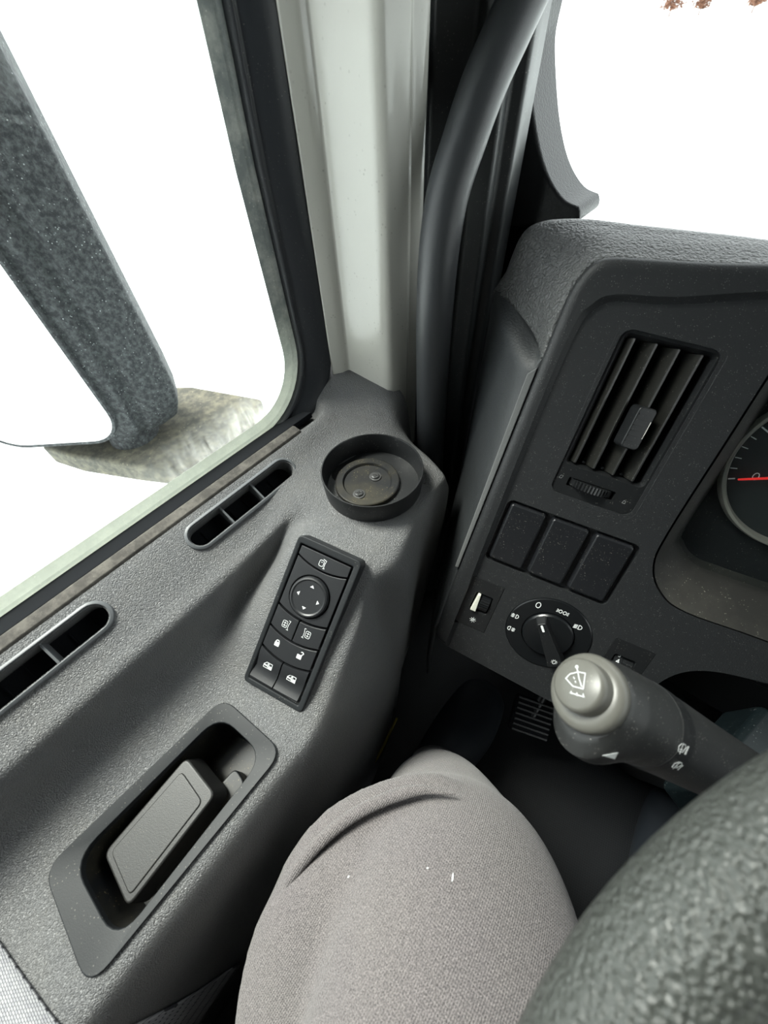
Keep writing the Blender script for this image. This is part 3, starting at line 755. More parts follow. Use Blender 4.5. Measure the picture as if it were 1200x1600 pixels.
symbol('open_lock_symbol', shift(SW, 0.0092, -0.0258, bt), b, M_WHITE, [[(1.6, 0.8)] + arc(1.6, 2.2, 1.5, 20, 180, 8)[0:7]], [body], wd=0.75)
def rocker(u0, u1, vt, vb):
    """window switch with a scooped lower half"""
    bm = BM(); n = 8; us = [u0 + (u1 - u0) * i / n for i in range(n + 1)]
    prof = [(0.0, -0.003), (0.0, bt), (0.12, bt + 0.0002), (0.4, bt - 0.0012), (0.62, bt - 0.0020), (0.8, bt - 0.0006), (0.93, bt + 0.0014), (0.985, bt + 0.001), (1.0, bt - 0.0002), (1.0, -0.003)]
    rows = []
    for u in us:
        t0 = sag(u, vt) - 0.0006; rows.append([bm.verts.new(SW @ Vector((u, t0 + (vb - t0) * f, w))) for f, w in prof])
    m = len(prof)
    for a, c in zip(rows[:-1], rows[1:]):
        for i in range(m): bm.faces.new((a[i], a[(i + 1) % m], c[(i + 1) % m], c[i]))
    bm.faces.new(rows[0]); bm.faces.new(rows[-1][::-1]); return bm
door_ln = [([(-3.6, -2.3), (-3.6, 0.2), (-1.6, 2.3), (3.4, 2.3), (3.6, -2.3)], True), [(-3.0, 0.0), (3.0, 0.0)], [(0.2, -1.5), (0.2, 1.6)], [(-0.8, -0.6), (0.2, -1.5), (1.2, -0.6)], [(-0.8, 0.9), (0.2, 1.7), (1.2, 0.9)]]
dfill = [[(0.6, -2.0), (3.3, -2.0), (3.2, -0.2), (1.6, -0.2)], [(-3.4, -0.2), (-0.8, -0.2), (-0.8, -0.9), (-3.4, -0.9)]]
for u0, u1, cu in ((L0, -0.0030, -0.0147), (-0.0018, L1, 0.0100)):
    b = obj('window_lift_switch', rocker(u0, u1, -0.0336, -0.0640), M_BUTTON, t, sharp=30)
    Mx = shift(SW, cu, -0.0480, bt - 0.0009) @ Matrix.Rotation(math.radians(6), 4, 'X')
    symbol('window_symbol', Mx, b, M_WHITE, door_ln, dfill, wd=0.42, k=1.15)

# =================================================================== DASHBOARD
DU = Vector((0.971, 0.226, -0.077)); DV = Vector((-0.049, 0.504, 0.862))
D = frame((0, 0.355, -0.154), DU, DV)                      # w points towards the driver
def D3(u, v, w=0.0): return D @ Vector((u, v, w))
def arcpts(pts, n=5):
    return [tuple(q) for q in catmull(pts, n)]
edge_top = arcpts([(-0.0932, -0.01), (-0.0925, 0.012), (-0.0875, 0.029), (-0.077, 0.0385), (-0.054, 0.0425), (-0.015, 0.0475), (0.021, 0.0535), (0.10, 0.068), (0.25, 0.09), (0.42, 0.09)], 4)
arch = arcpts([(0.34, -0.36), (0.30, -0.30), (0.25, -0.255), (0.205, -0.240), (0.174, -0.243), (0.146, -0.252), (0.129, -0.268), (0.120, -0.295), (0.116, -0.33), (0.114, -0.362)], 4)
out_f = [(-0.0932, -0.335)] + edge_top + [(0.42, -0.36)] + arch + [(0.050, -0.361), (-0.070, -0.352), (-0.088, -0.346)]
in_f = arcpts([(-0.0705, -0.50), (-0.0715, -0.33), (-0.0740, -0.22), (-0.0765, -0.08), (-0.0755, -0.012), (-0.0700, 0.004), (-0.0590, 0.0125), (-0.022, 0.0185), (0.032, 0.0335), (0.10, 0.047), (0.25, 0.068), (0.50, 0.068)], 4) + [(0.50, -0.50)]
dash = thing('dashboard', 'black moulded dashboard with padded top in front of the windscreen', 'dashboard', Matrix.Translation((0, 0.4, -0.5)))
g = BM()
lv = [(-0.030, 0), (-0.0015, 0), (0.0012, -0.0008), (0.0030, -0.0026), (0.0041, -0.0052), (0.0045, -0.0085)]
rs_ = [[g.verts.new(D @ Vector((*p, w))) for p in (offset(out_f, o) if o else out_f)] for w, o in lv]
for a, b in zip(rs_[:-1], rs_[1:]):
    for i in range(len(a)): g.faces.new((a[i], a[(i + 1) % len(a)], b[(i + 1) % len(a)], b[i]))
g.faces.new(rs_[0][::-1]); g.faces.new(rs_[-1])
cuts = [prism(BM(), D, in_f, 0.0, 0.010, 0.010)]
cuts.append(prism(BM(), D, rrect(-0.0095, -0.071, 0.070, 0.1380, 0.008), -0.05, 0.02))             # main vent
cuts.append(prism(BM(), D, rrect(-0.0135, -0.1945, 0.1200, 0.0680, 0.006), -0.006, 0.02))          # blank covers
cuts.append(prism(BM(), D, rrect(-0.0595, -0.2830, 0.0340, 0.0620, 0.001, 2), -0.02, 0.02))
cuts.append(prism(BM(), D, rrect(0.0870, -0.2865, 0.0370, 0.0640, 0.001, 2), -0.02, 0.02))
cuts.append(prism(BM(), D, circ(0.0135, -0.2820, 0.0414, 72), -0.02, 0.02))
rec = arcpts([(0.0600, 0.005), (0.0600, -0.06), (0.0600, -0.14), (0.0640, -0.172), (0.0800, -0.193), (0.105, -0.202), (0.168, -0.200), (0.30, -0.200)], 5)
rec_out = rec + [(0.345, -0.18), (0.36, -0.10), (0.35, 0.0), (0.30, 0.030), (0.15, 0.020), (0.08, 0.012)]
rec_out = rec_out[::-1]
cuts.append(prism(BM(), D, rec_out, -0.06, 0.02, 0.004))
obj('fascia', g, M_DASH, dash, bevel=0.0016, seg=3, cuts=cuts)
# funnel wall of the instrument recess and its floor
lens_in = arcpts([(0.078, 0.0), (0.080, -0.06), (0.0795, -0.138), (0.0850, -0.152), (0.099, -0.1615), (0.12, -0.1625), (0.158, -0.1620), (0.30, -0.160)], 5)
lens_in = (lens_in + [(0.335, -0.15), (0.345, -0.09), (0.335, -0.01), (0.30, 0.014), (0.15, 0.008), (0.09, 0.005)])[::-1]
g = BM()
A = [g.verts.new(D @ Vector((*p, 0.0002))) for p in offset(rec_out, 0.0015)]
A1 = [g.verts.new(D @ Vector((*p, -0.003))) for p in offset(rec_out, -0.0015)]
Bv = [g.verts.new(D @ Vector((*p, -0.030))) for p in lens_in]
n_ = len(A)
for i in range(n_):
    j = (i + 1) % n_
    g.faces.new((A[i], A[j], A1[j], A1[i])); g.faces.new((A1[i], A1[j], Bv[j], Bv[i]))
ob_ = obj('instrument_recess', g, M_DUSTYRECESS, dash, sharp=60); ob_['label'] = 'dusty brown-black recess around the gauges'
# padded top
def W(x, y, z): return Vector((x, y, z))
pad = [
 [D3(-0.0935, -0.040), W(-0.105, 0.338, -0.180), W(-0.125, 0.352, -0.173), W(-0.150, 0.366, -0.166), W(-0.171, 0.379, -0.167)],
 [D3(-0.0935, -0.005), W(-0.112, 0.352, -0.145), W(-0.135, 0.366, -0.139), W(-0.158, 0.380, -0.135), W(-0.169, 0.402, -0.152)],
 [D3(-0.0895, 0.024), W(-0.109, 0.364, -0.123), W(-0.130, 0.375, -0.1165), W(-0.148, 0.384, -0.1115), W(-0.160, 0.412, -0.127)],
 [D3(-0.078, 0.0370), W(-0.092, 0.372, -0.111), W(-0.108, 0.388, -0.1075), W(-0.119, 0.404, -0.1075), W(-0.126, 0.44, -0.125)],
 [D3(-0.054, 0.0415), W(-0.058, 0.380, -0.1095), W(-0.065, 0.395, -0.1070), W(-0.072, 0.411, -0.1068), W(-0.08, 0.45, -0.120)],
 [D3(-0.015, 0.0465), W(-0.015, 0.395, -0.1085), W(-0.015, 0.410, -0.1070), W(-0.015, 0.426, -0.1080), W(-0.015, 0.47, -0.120)],
 [D3(0.05, 0.0575), W(0.05, 0.410, -0.1065), W(0.05, 0.423, -0.1050), W(0.05, 0.437, -0.1070), W(0.05, 0.48, -0.12)],
 [D3(0.15, 0.0755), W(0.15, 0.442, -0.096), W(0.15, 0.455, -0.0945), W(0.15, 0.472, -0.097), W(0.15, 0.52, -0.115)],
 [D3(0.25, 0.0900), W(0.25, 0.475, -0.087), W(0.25, 0.49, -0.086), W(0.25, 0.51, -0.088), W(0.25, 0.56, -0.11)],
 [D3(0.42, 0.0900), W(0.42, 0.52, -0.098), W(0.42, 0.54, -0.098), W(0.42, 0.56, -0.10), W(0.42, 0.60, -0.12)],
 [D3(0.42, 0.0900) + W(1.25, 0, 0), W(1.7, 0.52, -0.098), W(1.7, 0.54, -0.098), W(1.7, 0.56, -0.10), W(1.7, 0.60, -0.12)]]
Sp = grid_surface([[tuple(q - D.col[2].to_3d() * 0.0) for q in r] for r in pad], 8, 6)
g = BM(); V = [[g.verts.new(Vector(q)) for q in r] for r in Sp]
for a, b in zip(V[:-1], V[1:]):
    for i in range(len(a) - 1): g.faces.new((a[i], b[i], b[i + 1], a[i + 1]))
ob_ = obj('dash_pad', g, M_PAD, dash); ob_['label'] = 'leather-grained padded dash top'
md = ob_.modifiers.new('thickness', 'SOLIDIFY'); md.thickness = 0.004; md.offset = 1 if False else -1
# side cover below the pad
g = BM(); rows = []
for v in (-0.035, -0.05, -0.07, -0.11, -0.16, -0.22, -0.28, -0.342):
    e = D3(-0.0930, v, -0.001); f = max(0, min(1, (v + 0.07) / 0.035)) if v > -0.07 else 0
    o1 = W(-0.171, 0.382, e.z + 0.02 if v < -0.06 else -0.170); m_ = e.lerp(o1, 0.5) + W(-0.004, -0.006, 0)
    if v > -0.045: m_ = W(-0.127, 0.352, -0.177)
    if v == -0.035:
        k_ = W(0.001, 0.003, 0.003); rows.append([e + k_ * 0.3, W(-0.105, 0.338, -0.180) + k_, W(-0.125, 0.352, -0.173) + k_, W(-0.150, 0.366, -0.166) + k_, W(-0.171, 0.379, -0.167) + k_ * 0.3, W(-0.171, 0.40, -0.167)]); continue
    rows.append([e, e.lerp(m_, 0.3) + W(-0.002, -0.003, 0), m_, m_.lerp(o1, 0.6) + W(-0.001, -0.002, 0), o1, o1 + W(-0.002, 0.02, -0.002)])
rows = [[tuple(q) for q in r] for r in rows]
rows.append([(r[0] + 0, r[1], -0.60) for r in rows[-1]])
g2 = grid_surface(rows, 4, 4); V = [[g.verts.new(Vector(q)) for q in r] for r in g2]
for a, b in zip(V[:-1], V[1:]):
    for i in range(len(a) - 1): g.faces.new((a[i], b[i], b[i + 1], a[i + 1]))
obj('side_cover', g, M_SIDE, dash, solid=0.003)
g = BM(); prism(g, shift(D, 0, 0, 0), [(-0.0998, -0.052), (-0.0937, -0.045), (-0.0937, -0.250), (-0.0975, -0.250)], -0.012, 0.0020)
ob_ = obj('edge_strip', g, plastic('grey_foam_strip', (0.13, 0.135, 0.135), 0.9, 0.5, 700, 0.0005), dash, bevel=0.0008); ob_['label'] = 'light grey foam strip along the fascia edge'
# underside and body of the dashboard (keeps daylight out of the footwell)
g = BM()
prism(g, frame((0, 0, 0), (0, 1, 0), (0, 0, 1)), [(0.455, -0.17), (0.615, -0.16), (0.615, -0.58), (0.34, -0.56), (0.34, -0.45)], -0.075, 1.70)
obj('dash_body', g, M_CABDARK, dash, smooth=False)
g = BM(); prism(g, frame((0, 0, 0), (0, 1, 0), (0, 0, 1)), [(0.46, -0.13), (0.58, -0.15), (0.52, -0.45), (0.46, -0.50), (0.33, -0.48), (0.35, -0.30)], 0.46, 1.70)
obj('passenger_fascia', g, M_DASH, dash, bevel=0.01, seg=3)

# main air vent
VT = shift(D, -0.0095, -0.0710)
t = thing('air_vent', 'rectangular black dashboard air vent with four slanted vanes and thumbwheel', 'air vent', VT)
vo = rrect(0, 0, 0.0770, 0.1450, 0.0085); vi = rrect(0.0005, 0.0122, 0.0635, 0.1060, 0.0030)
g = BM(); ringprism(g, VT, vo, rrect(0, 0, 0.0715, 0.1395, 0.0070), -0.001, 0.0004, -0.004, -0.0015); obj('surround', g, M_DASH, t, bevel=0.0006)
g = BM(); prism(g, VT, rrect(0, 0, 0.0710, 0.1390, 0.0065), -0.030, -0.0015)
vc = [prism(BM(), VT, rrect(0.0005, 0.0122, 0.0605, 0.1040, 0.0020), -0.050, 0.01), prism(BM(), VT, rrect(0.0005, 0.0122, 0.0605, 0.1040, 0.0020), -0.006, 0.001, 0.004),
      prism(BM(), VT, rrect(-0.0035, -0.0562, 0.0400, 0.0080, 0.0010), -0.012, 0.01)]
obj('frame', g, M_BLACK, t, bevel=0.0007, cuts=vc)
g = BM(); prism(g, VT, rrect(0.0005, 0.0122, 0.066, 0.110, 0.002), -0.036, -0.034)
for q in np.linspace(-0.035, 0.058, 5): box(g, (-0.03, q - 0.0006, -0.034), (0.031, q + 0.0006, -0.024), VT)
obj('inner_grille', g, M_VOID, t, smooth=False)
for k in range(4):
    u = -0.0235 + 0.0160 * k
    LM = shift(VT, u, 0.0122) @ Matrix.Rotation(math.radians(33), 4, 'Y')
    g = BM(); prism(g, LM @ Matrix.Translation((0, 0, -0.0025)), [(-0.0006, -0.0515), (0.0008, -0.0515), (0.0008, 0.0515), (-0.0006, 0.0515)], -0.0155, 0.0)
    box(g, (-0.0011, -0.0515, -0.0035), (0.0011, 0.0515, -0.0018), LM)
    obj('vane', g, plastic('vane_plastic', (0.018, 0.018, 0.016), 0.30, dust=0.4) if k == 0 else bpy.data.materials['vane_plastic'], t, bevel=0.0004)
    if k < 3:
        g = BM(); lathe(g, shift(VT, u + 0.0065, -0.0375, -0.008), [(0, -0.004), (0.0012, -0.004), (0.0012, 0.0), (0, 0.0006)], n=12); obj('vane_pin', g, M_GLOSS, t)
TB = shift(VT, 0.0088, 0.0025, 0.0)
tb = obj('slider_tab', prism(BM(), TB @ Matrix.Rotation(math.radians(20), 4, 'Y'), rrect(-0.0035, 0, 0.0150, 0.0340, 0.0035), -0.009, 0.0042), M_BLACK, t, bevel=0.0012, seg=3)
g = BM()
for q in np.linspace(-0.011, 0.011, 6): box(g, (-0.0095, q - 0.0004, 0.0042), (-0.0030, q + 0.0004, 0.0050), TB @ Matrix.Rotation(math.radians(20), 4, 'Y'))
obj('grip_ribs', g, M_BLACK, tb, smooth=False)
g = BM(); tube(g, [TB @ Vector((0.0036, -0.0155 + 0.031 * i / 12, 0.0014 + 0.0010 * math.sin(PI * i / 12))) for i in range(13)], [0.0005] + [0.0010] * 11 + [0.0005], 10)
ob_ = obj('chrome_strip', g, M_CHROME, tb); ob_['label'] = 'slim chrome strip'
WH = shift(VT, -0.0035, -0.0562)
WM_ = WH @ Matrix.Rotation(math.radians(90), 4, 'X')
g = BM(); nt = 44; V = []
wc = shift(WH, 0, 0, -0.0150)
for k in range(nt * 2):
    a = 2 * PI * k / (nt * 2); r = 0.0205 if (k // 1) % 2 else 0.0192
    V.append((r * math.cos(a), r * math.sin(a)))
prism(g, wc @ Matrix.Rotation(math.radians(90), 4, 'X'), V, -0.0032, 0.0032)
obj('thumbwheel', g, M_BLACK, t, smooth=False)
symbol('open_vent_symbol', shift(VT, 0.0255, -0.0580, -0.0014), t, M_GREYPRINT, [([(-1.2, -1.2), (1.2, -1.2), (1.0, 0.8), (-0.4, 1.4)], True)], wd=0.25)
symbol('closed_vent_symbol', shift(VT, -0.0300, -0.0545, -0.0014), t, M_GREYPRINT, [([(-1.5, -1.2), (0.6, -1.2), (1.4, 1.4), (-0.6, 1.4)], True)], wd=0.22)

# three blank switch covers, one group
names = ['left one of three blank covers, nearest the dashboard edge', 'middle one of three blank square covers under the vent', 'right one of three blank covers, nearest the gauges']
for k in range(3):
    cu = -0.0530 + 0.0392 * k; Mx = shift(D, cu, -0.1945, -0.006)
    t = thing('blank_switch_cover', 'plain black ' + names[k], 'switch cover', Mx, 'blank switch covers below the air vent')
    g = BM(); prism(g, Mx, rrect(0, 0, 0.0355, 0.0640, 0.0040), 0, 0.0072, -0.0018)
    obj('cover_plate', g, M_BLANK, t, bevel=0.0016, seg=4)

# dimmer wheel
Mx = shift(D, -0.0595, -0.2830, -0.0008)
t = thing('dimmer_switch', 'small black light dimmer wheel with white wedge beside the light switch', 'switch', Mx)
g = BM(); prism(g, Mx, rrect(0, 0, 0.0336, 0.0616, 0.0008, 2), -0.012, 0.0010)
obj('plate', g, M_BLACK, t, bevel=0.0005, cuts=[prism(BM(), Mx, rrect(0.0015, 0.0030, 0.0190, 0.0220, 0.0020), -0.006, 0.01)])
wm = shift(Mx, 0.0045, 0.0030, -0.0085)
g = BM(); ntv = [((0.0125 if k % 2 else 0.0119) * math.cos(2 * PI * k / 56), (0.0125 if k % 2 else 0.0119) * math.sin(2 * PI * k / 56)) for k in range(56)]
prism(g, wm @ Matrix.Rotation(math.radians(90), 4, 'Y'), ntv, -0.0050, 0.0050)
obj('dimmer_wheel', g, M_GLOSS, t, smooth=False)
g = BM(); prism(g, Mx, [(-0.0066, -0.0078), (-0.0006, -0.0078), (-0.0020, 0.0135), (-0.0050, 0.0135)], -0.004, 0.0042)
ob_ = obj('brightness_wedge', g, M_IVORY, t, bevel=0.0006); ob_['label'] = 'white brightness wedge'
sunl = [(arc(0, 0, 1.1, 0, 330, 11), True)] + [[(1.6 * math.cos(a), 1.6 * math.sin(a)), (2.5 * math.cos(a), 2.5 * math.sin(a))] for a in [2 * PI * k / 8 for k in range(8)]] + [[(-1.4, -1.4), (1.4, 1.4)]]
symbol('dimmer_symbol', shift(Mx, 0.0005, -0.0205, 0.0010), t, M_WHITE, sunl, wd=0.35, k=1.35)

# rotary light switch
RS = shift(D, 0.0135, -0.2820, 0)
t = thing('headlight_switch', 'round black rotary headlight switch with white light symbols', 'switch', RS)
dial = obj('dial_plate', lathe(BM(), RS, [(0, -0.010), (0.0408, -0.010), (0.0410, 0.0006), (0.0400, 0.0012), (0.0255, 0.0012), (0.0250, -0.003), (0, -0.003)], n=96), M_GLOSS, t, sharp=28)
knob_M = RS @ Matrix.Rotation(math.radians(39), 4, 'Z')
g = lathe(BM(), RS, [(0, -0.003), (0.0246, -0.003), (0.0244, 0.0030), (0.0230, 0.0045), (0.0100, 0.0060), (0, 0.0060)], n=72)
kn = obj('knob', g, M_GLOSS, t, sharp=28)
# grip bar lies from the 0 mark to the bulb mark
kd = Vector((0.0320 - -0.0030, -0.3150 + 0.2700, 0)).normalized()
KM = frame(RS @ Vector((0, 0, 0.004)), (RS.to_3x3() @ Vector((-kd.y, kd.x, 0))), (RS.to_3x3() @ Vector((-kd.x, -kd.y, 0))))
g = BM(); prism(g, KM, rquad([(0.0058, 0.0235), (-0.0058, 0.0235), (-0.0092, -0.0300), (0.0092, -0.0300)], 0.003, 4), -0.002, 0.0120, -0.0018)
grip = obj('grip_bar', g, M_BLACK, t, bevel=0.0018, seg=3)
g = BM(); prism(g, KM, rrect(-0.0002, 0.0165, 0.0022, 0.0075, 0.0009, 3), 0.0115, 0.0123); ob_ = obj('pointer_line', g, M_WHITE, grip, smooth=False)
KD = frame(KM @ Vector((0.0, -0.0225, 0.0122)), DU, DV)
bulb = [arc(0, 0.4, 1.5, -50, 230, 12), [(-0.9, -0.8), (-0.9, -1.9), (0.9, -1.9), (0.9, -0.8)]] + [[(2.1 * math.cos(a), 0.4 + 2.1 * math.sin(a)), (3.0 * math.cos(a), 0.4 + 3.0 * math.sin(a))] for a in [math.radians(q) for q in (-30, 10, 50, 90, 130, 170, 210)]]
symbol('bulb_symbol', KD, grip, M_WHITE, bulb, wd=0.4)
S0 = lambda u, v: frame(D3(u, v, 0.0013), DU, DV)
symbol('zero_mark', S0(-0.0070, -0.2545), dial, M_WHITE, [(circ(0, 0, 1.8, 20, ry=2.6), True)], wd=0.6, k=1.2)
symbol('parking_light_symbol', S0(0.0160, -0.2515), dial, M_WHITE, [(circ(-1.7, 0, 1.2, 14, ry=1.5), True), (circ(1.7, 0, 1.2, 14, ry=1.5), True)] +
       [[(-3.4, q), (-4.9, q * 1.5)] for q in (-0.9, 0, 0.9)] + [[(3.4, q), (4.9, q * 1.5)] for q in (-0.9, 0, 0.9)], wd=0.5, k=1.2)
symbol('headlight_symbol', S0(0.0350, -0.2600), dial, M_WHITE, [(arc(0.6, 0, 2.2, -90, 90, 10, ry=1.9) + [(0.2, 1.9), (0.2, -1.9)], True)] + [[(-0.8, q), (-3.6, q - 0.6)] for q in (-1.5, -0.5, 0.5, 1.5)], wd=0.55, k=1.2)
symbol('front_fog_symbol', S0(-0.0222, -0.2770), dial, M_WHITE, [(arc(1.2, 0, 1.8, -90, 90, 10, ry=1.9) + [(0.9, 1.9), (0.9, -1.9)], True)] + [[(-0.4, q), (-3.2, q - 0.3)] for q in (-1.2, 0, 1.2)] + [[(-1.8, -2.2), (-1.5, -0.7), (-2.1, 0.7), (-1.8, 2.2)]], wd=0.5, k=1.2)
symbol('rear_fog_symbol', S0(-0.0200, -0.2935), dial, M_WHITE, [(arc(-1.2, 0, 1.8, 90, 270, 10, ry=1.9) + [(-0.9, -1.9), (-0.9, 1.9)], True)] + [[(0.4, q), (3.2, q)] for q in (-1.2, 0, 1.2)] + [[(1.8, -2.2), (1.5, -0.7), (2.1, 0.7), (1.8, 2.2)]], wd=0.5, k=1.2)

# headlight leveller
Mx = shift(D, 0.0870, -0.2865, -0.0008)
t = thing('headlight_leveller', 'small numbered thumbwheel control right of the rotary headlight switch', 'switch', Mx)
g = BM(); prism(g, Mx, rrect(0, 0, 0.0366, 0.0636, 0.0008, 2), -0.012, 0.0010)
obj('plate', g, M_BLACK, t, bevel=0.0005, cuts=[prism(BM(), Mx, rrect(-0.001, 0.000, 0.0200, 0.0290, 0.0015), -0.006, 0.01)])
g = BM(); ntv = [((0.0160 if k % 2 else 0.0155) * math.cos(2 * PI * k / 60), (0.0160 if k % 2 else 0.0155) * math.sin(2 * PI * k / 60)) for k in range(60)]
prism(g, shift(Mx, 0.0035, 0.000, -0.0125) @ Matrix.Rotation(math.radians(90), 4, 'Y'), ntv, -0.0050, 0.0048)
g2m = shift(Mx, -0.0055, 0.0, -0.0125) @ Matrix.Rotation(math.radians(90), 4, 'Y')
prism(g, g2m, circ(0, 0, 0.0157, 48), -0.0038, 0.0036)
wl_ = obj('number_wheel', g, M_BLACK, t, smooth=False)
g5 = [[(-0.8, 1.4), (0.9, 1.4)], [(-0.8, 1.4), (-0.8, 0.2), (0.3, 0.3), (0.9, -0.5), (0.3, -1.4), (-0.8, -1.2)]]
g4 = [[(0.5, -1.6), (0.5, 1.6), (-1.0, -0.5), (1.1, -0.5)]]
g3 = [[(-0.8, 1.3), (0.3, 1.5), (0.8, 0.8), (0.0, 0.1), (0.9, -0.7), (0.2, -1.5), (-0.9, -1.2)]]
for dg, ang in ((g5, 52), (g4, 29), (g3, 7)):
    a = math.radians(ang)
    Mq = shift(Mx, -0.0055, 0.0158 * math.sin(a), -0.0125 + 0.0158 * math.cos(a)) @ Matrix.Rotation(-a, 4, 'X')
    symbol('digit_mark', Mq, wl_, M_WHITE, dg, wd=0.5, k=1.3)
symbol('pointer_triangle', shift(Mx, -0.0150, 0.0022, 0.0010), t, M_WHITE, fills=[[(-1.8, -1.3), (1.6, 0), (-1.8, 1.3)]])

# gauge
GC = shift(D, 0.1394, -0.0650, -0.030)
t = thing('gauge', 'round black gauge with silver ring and red needle at right edge', 'gauge', shift(GC, 0, 0, 0))
g = BM(); prism(g, shift(D, 0, 0, -0.031), offset(lens_in, 0.003), -0.008, 0.0); cl = obj('backing_panel', g, M_BLACK, t, smooth=False)
g = BM(); lathe(g, GC, [(0.0650, -0.001), (0.0650, 0.004), (0.0640, 0.0065), (0.0620, 0.0068), (0.0598, 0.0030), (0.0590, -0.001), (0.0650, -0.001)], n=120); obj('ring', g, M_RING, t, sharp=40)
g = BM(); lathe(g, GC, [(0, -0.0005), (0.0594, -0.0005), (0.0594, 0.0004), (0, 0.0004)], n=96); face = obj('dial_face', g, M_DIAL, t, smooth=False)
for k in range(31):
    a = math.radians(203.5 - 9.15 * k); r1 = 0.0505 if k % 5 == 0 and k else 0.0535
    g = BM(); MT = shift(GC, 0, 0, 0.0004) @ Matrix.Rotation(a, 4, 'Z'); wd_ = 0.0007 if k % 5 else 0.0011
    prism(g, MT, [(r1, -wd_ / 2), (0.0582, -wd_ / 2), (0.0582, wd_ / 2), (r1, wd_ / 2)], 0, 0.0002); obj('tick_mark', g, M_TICK, face, smooth=False)
na = math.radians(203.5)
symbol('zero_digit', frame(GC @ Vector((-0.0370, -0.0150, 0.0005)), DU, DV), face, M_WHITE, [(circ(0, 0, 2.0, 20, ry=2.9), True)], wd=0.55)
g = BM(); MN = shift(GC, 0, 0, 0.0035) @ Matrix.Rotation(na, 4, 'Z'); prism(g, MN, [(0, -0.0013), (0.0525, -0.0007), (0.0530, 0), (0.0525, 0.0007), (0, 0.0013)], 0, 0.001)
ob_ = obj('needle', g, M_RED, t, smooth=False); ob_['label'] = 'bright red needle'
g = BM(); lathe(g, GC, [(0, 0), (0.010, 0), (0.010, 0.006), (0.008, 0.008), (0, 0.008)], n=40); obj('needle_hub', g, M_GLOSS, t, sharp=30)
g = BM(); prism(g, shift(D, 0, 0, -0.0215), offset(lens_in, 0.004), 0, 0.0012); obj('lens', g, M_LENS, t, smooth=False)

# grab handle
t = thing('grab_handle', 'curved black grab handle rising beside the windscreen', 'grab handle', Matrix.Translation((-0.19, 0.32, -0.42)))
hp = [(672, 790, 0.322), (672, 720, 0.318), (675, 600, 0.314), (681, 450, 0.312), (696, 320, 0.325), (727, 215, 0.347), (757, 130, 0.366), (797, 40, 0.392), (842, -60, 0.42), (890, -170, 0.45)]
hp = [tuple(at_y(a, b, c)) for a, b, c in hp]
g = BM(); pp = catmull(hp, 8); tube(g, pp, 0.0168, 32, ry=0.0160)
obj('grip', g, M_GRIP, t)
g = BM(); q = Vector(hp[0]); tube(g, [q + W(0, 0, 0.01), q + W(0, 0.02, -0.05), q + W(-0.02, 0.06, -0.09)], 0.020, 24); obj('lower_mount', g, M_BLACK, t)
q = Vector(hp[-1]); g = BM(); tube(g, [q - W(0, 0.005, 0.005), q + W(-0.005, 0.05, 0.05), q + W(-0.02, 0.11, 0.08)], 0.020, 24); obj('upper_mount', g, M_BLACK, t)

# =================================================================== STEERING
WCt = Vector((0.280, -0.010, -0.162)); RR = 0.2125; rr = 0.0185
WF = frame(WCt, (1, 0, 0), (0, 0.894, 0.447))
t = thing('steering_wheel', 'black grained leather steering wheel rim close in the corner', 'steering wheel', WF)
g = BM(); n1, n2 = 160, 28; V = []
for i in range(n1):
    a = 2 * PI * i / n1
    V.append([g.verts.new(WF @ Vector(((RR + rr * math.cos(2 * PI * j / n2)) * math.cos(a), (RR + rr * math.cos(2 * PI * j / n2)) * math.sin(a), rr * 1.02 * math.sin(2 * PI * j / n2)))) for j in range(n2)])
for i in range(n1):
    for j in range(n2): g.faces.new((V[i][j], V[(i + 1) % n1][j], V[(i + 1) % n1][(j + 1) % n2], V[i][(j + 1) % n2]))
obj('rim', g, M_WHEEL, t)
g = BM(); lathe(g, shift(WF, 0, 0, -0.05), [(0, 0), (0.06, 0), (0.075, 0.02), (0.07, 0.04), (0, 0.045)], n=48); obj('hub', g, M_BLACK, t)
for a in (-12, -168, -90):
    d = Vector((math.cos(math.radians(a)), math.sin(math.radians(a)), 0))
    g = BM(); tube(g, [WF @ (d * 0.06 + Vector((0, 0, -0.03))), WF @ (d * 0.13 + Vector((0, 0, -0.02))), WF @ (d * 0.2)], [0.022, 0.018, 0.012], 16, ry=[0.01, 0.009, 0.008]); obj('spoke', g, M_BLACK, t)

# steering column with shroud
t = thing('steering_column', 'dark teal-black steering column shroud under the wheel', 'steering column', Matrix.Translation((0.25, 0.15, -0.4)))
CM = frame(Vector((0.262, 0.155, -0.262)), (1, 0, 0), (0, -0.447, 0.894))      # w runs down the column towards the floor
E0 = at_depth(1102, 1212, 0.315); E1 = at_depth(1196, 1092, 0.355)
ed = (E1 - E0).normalized(); SH = frame(E0, (W(1, 0, 0.10) - ed * ed.x).normalized(), ed)
if SH.col[2].z < 0: SH = frame(E0, -SH.col[0].to_3d(), ed)
sg = 1 if SH.col[0].x > 0 else -1
g = BM()
sec = [(0, 0), (0.17 * sg, -0.005), (0.17 * sg, -0.06), (0.03 * sg, -0.06), (-0.012 * sg, -0.045)]
prism(g, frame(E0, SH.col[0].to_3d(), SH.col[2].to_3d()), sec, -0.10, 0.012); obj('upper_shroud', g, M_TEAL, t, bevel=0.006, seg=4)
g = BM(); prism(g, frame(at_depth(1215, 1030, 0.40), DU, DV), rrect(0, 0, 0.060, 0.045, 0.012), -0.04, 0.03); obj('ignition_housing', g, M_BLACK, t, bevel=0.006, seg=3)
g = BM(); tube(g, [WCt + W(-0.01, 0.24, -0.33), WCt + W(-0.01, 0.32, -0.46), WCt + W(-0.01, 0.38, -0.66)], [0.05, 0.062, 0.07], 28); obj('lower_tube', g, M_BLACK, t)

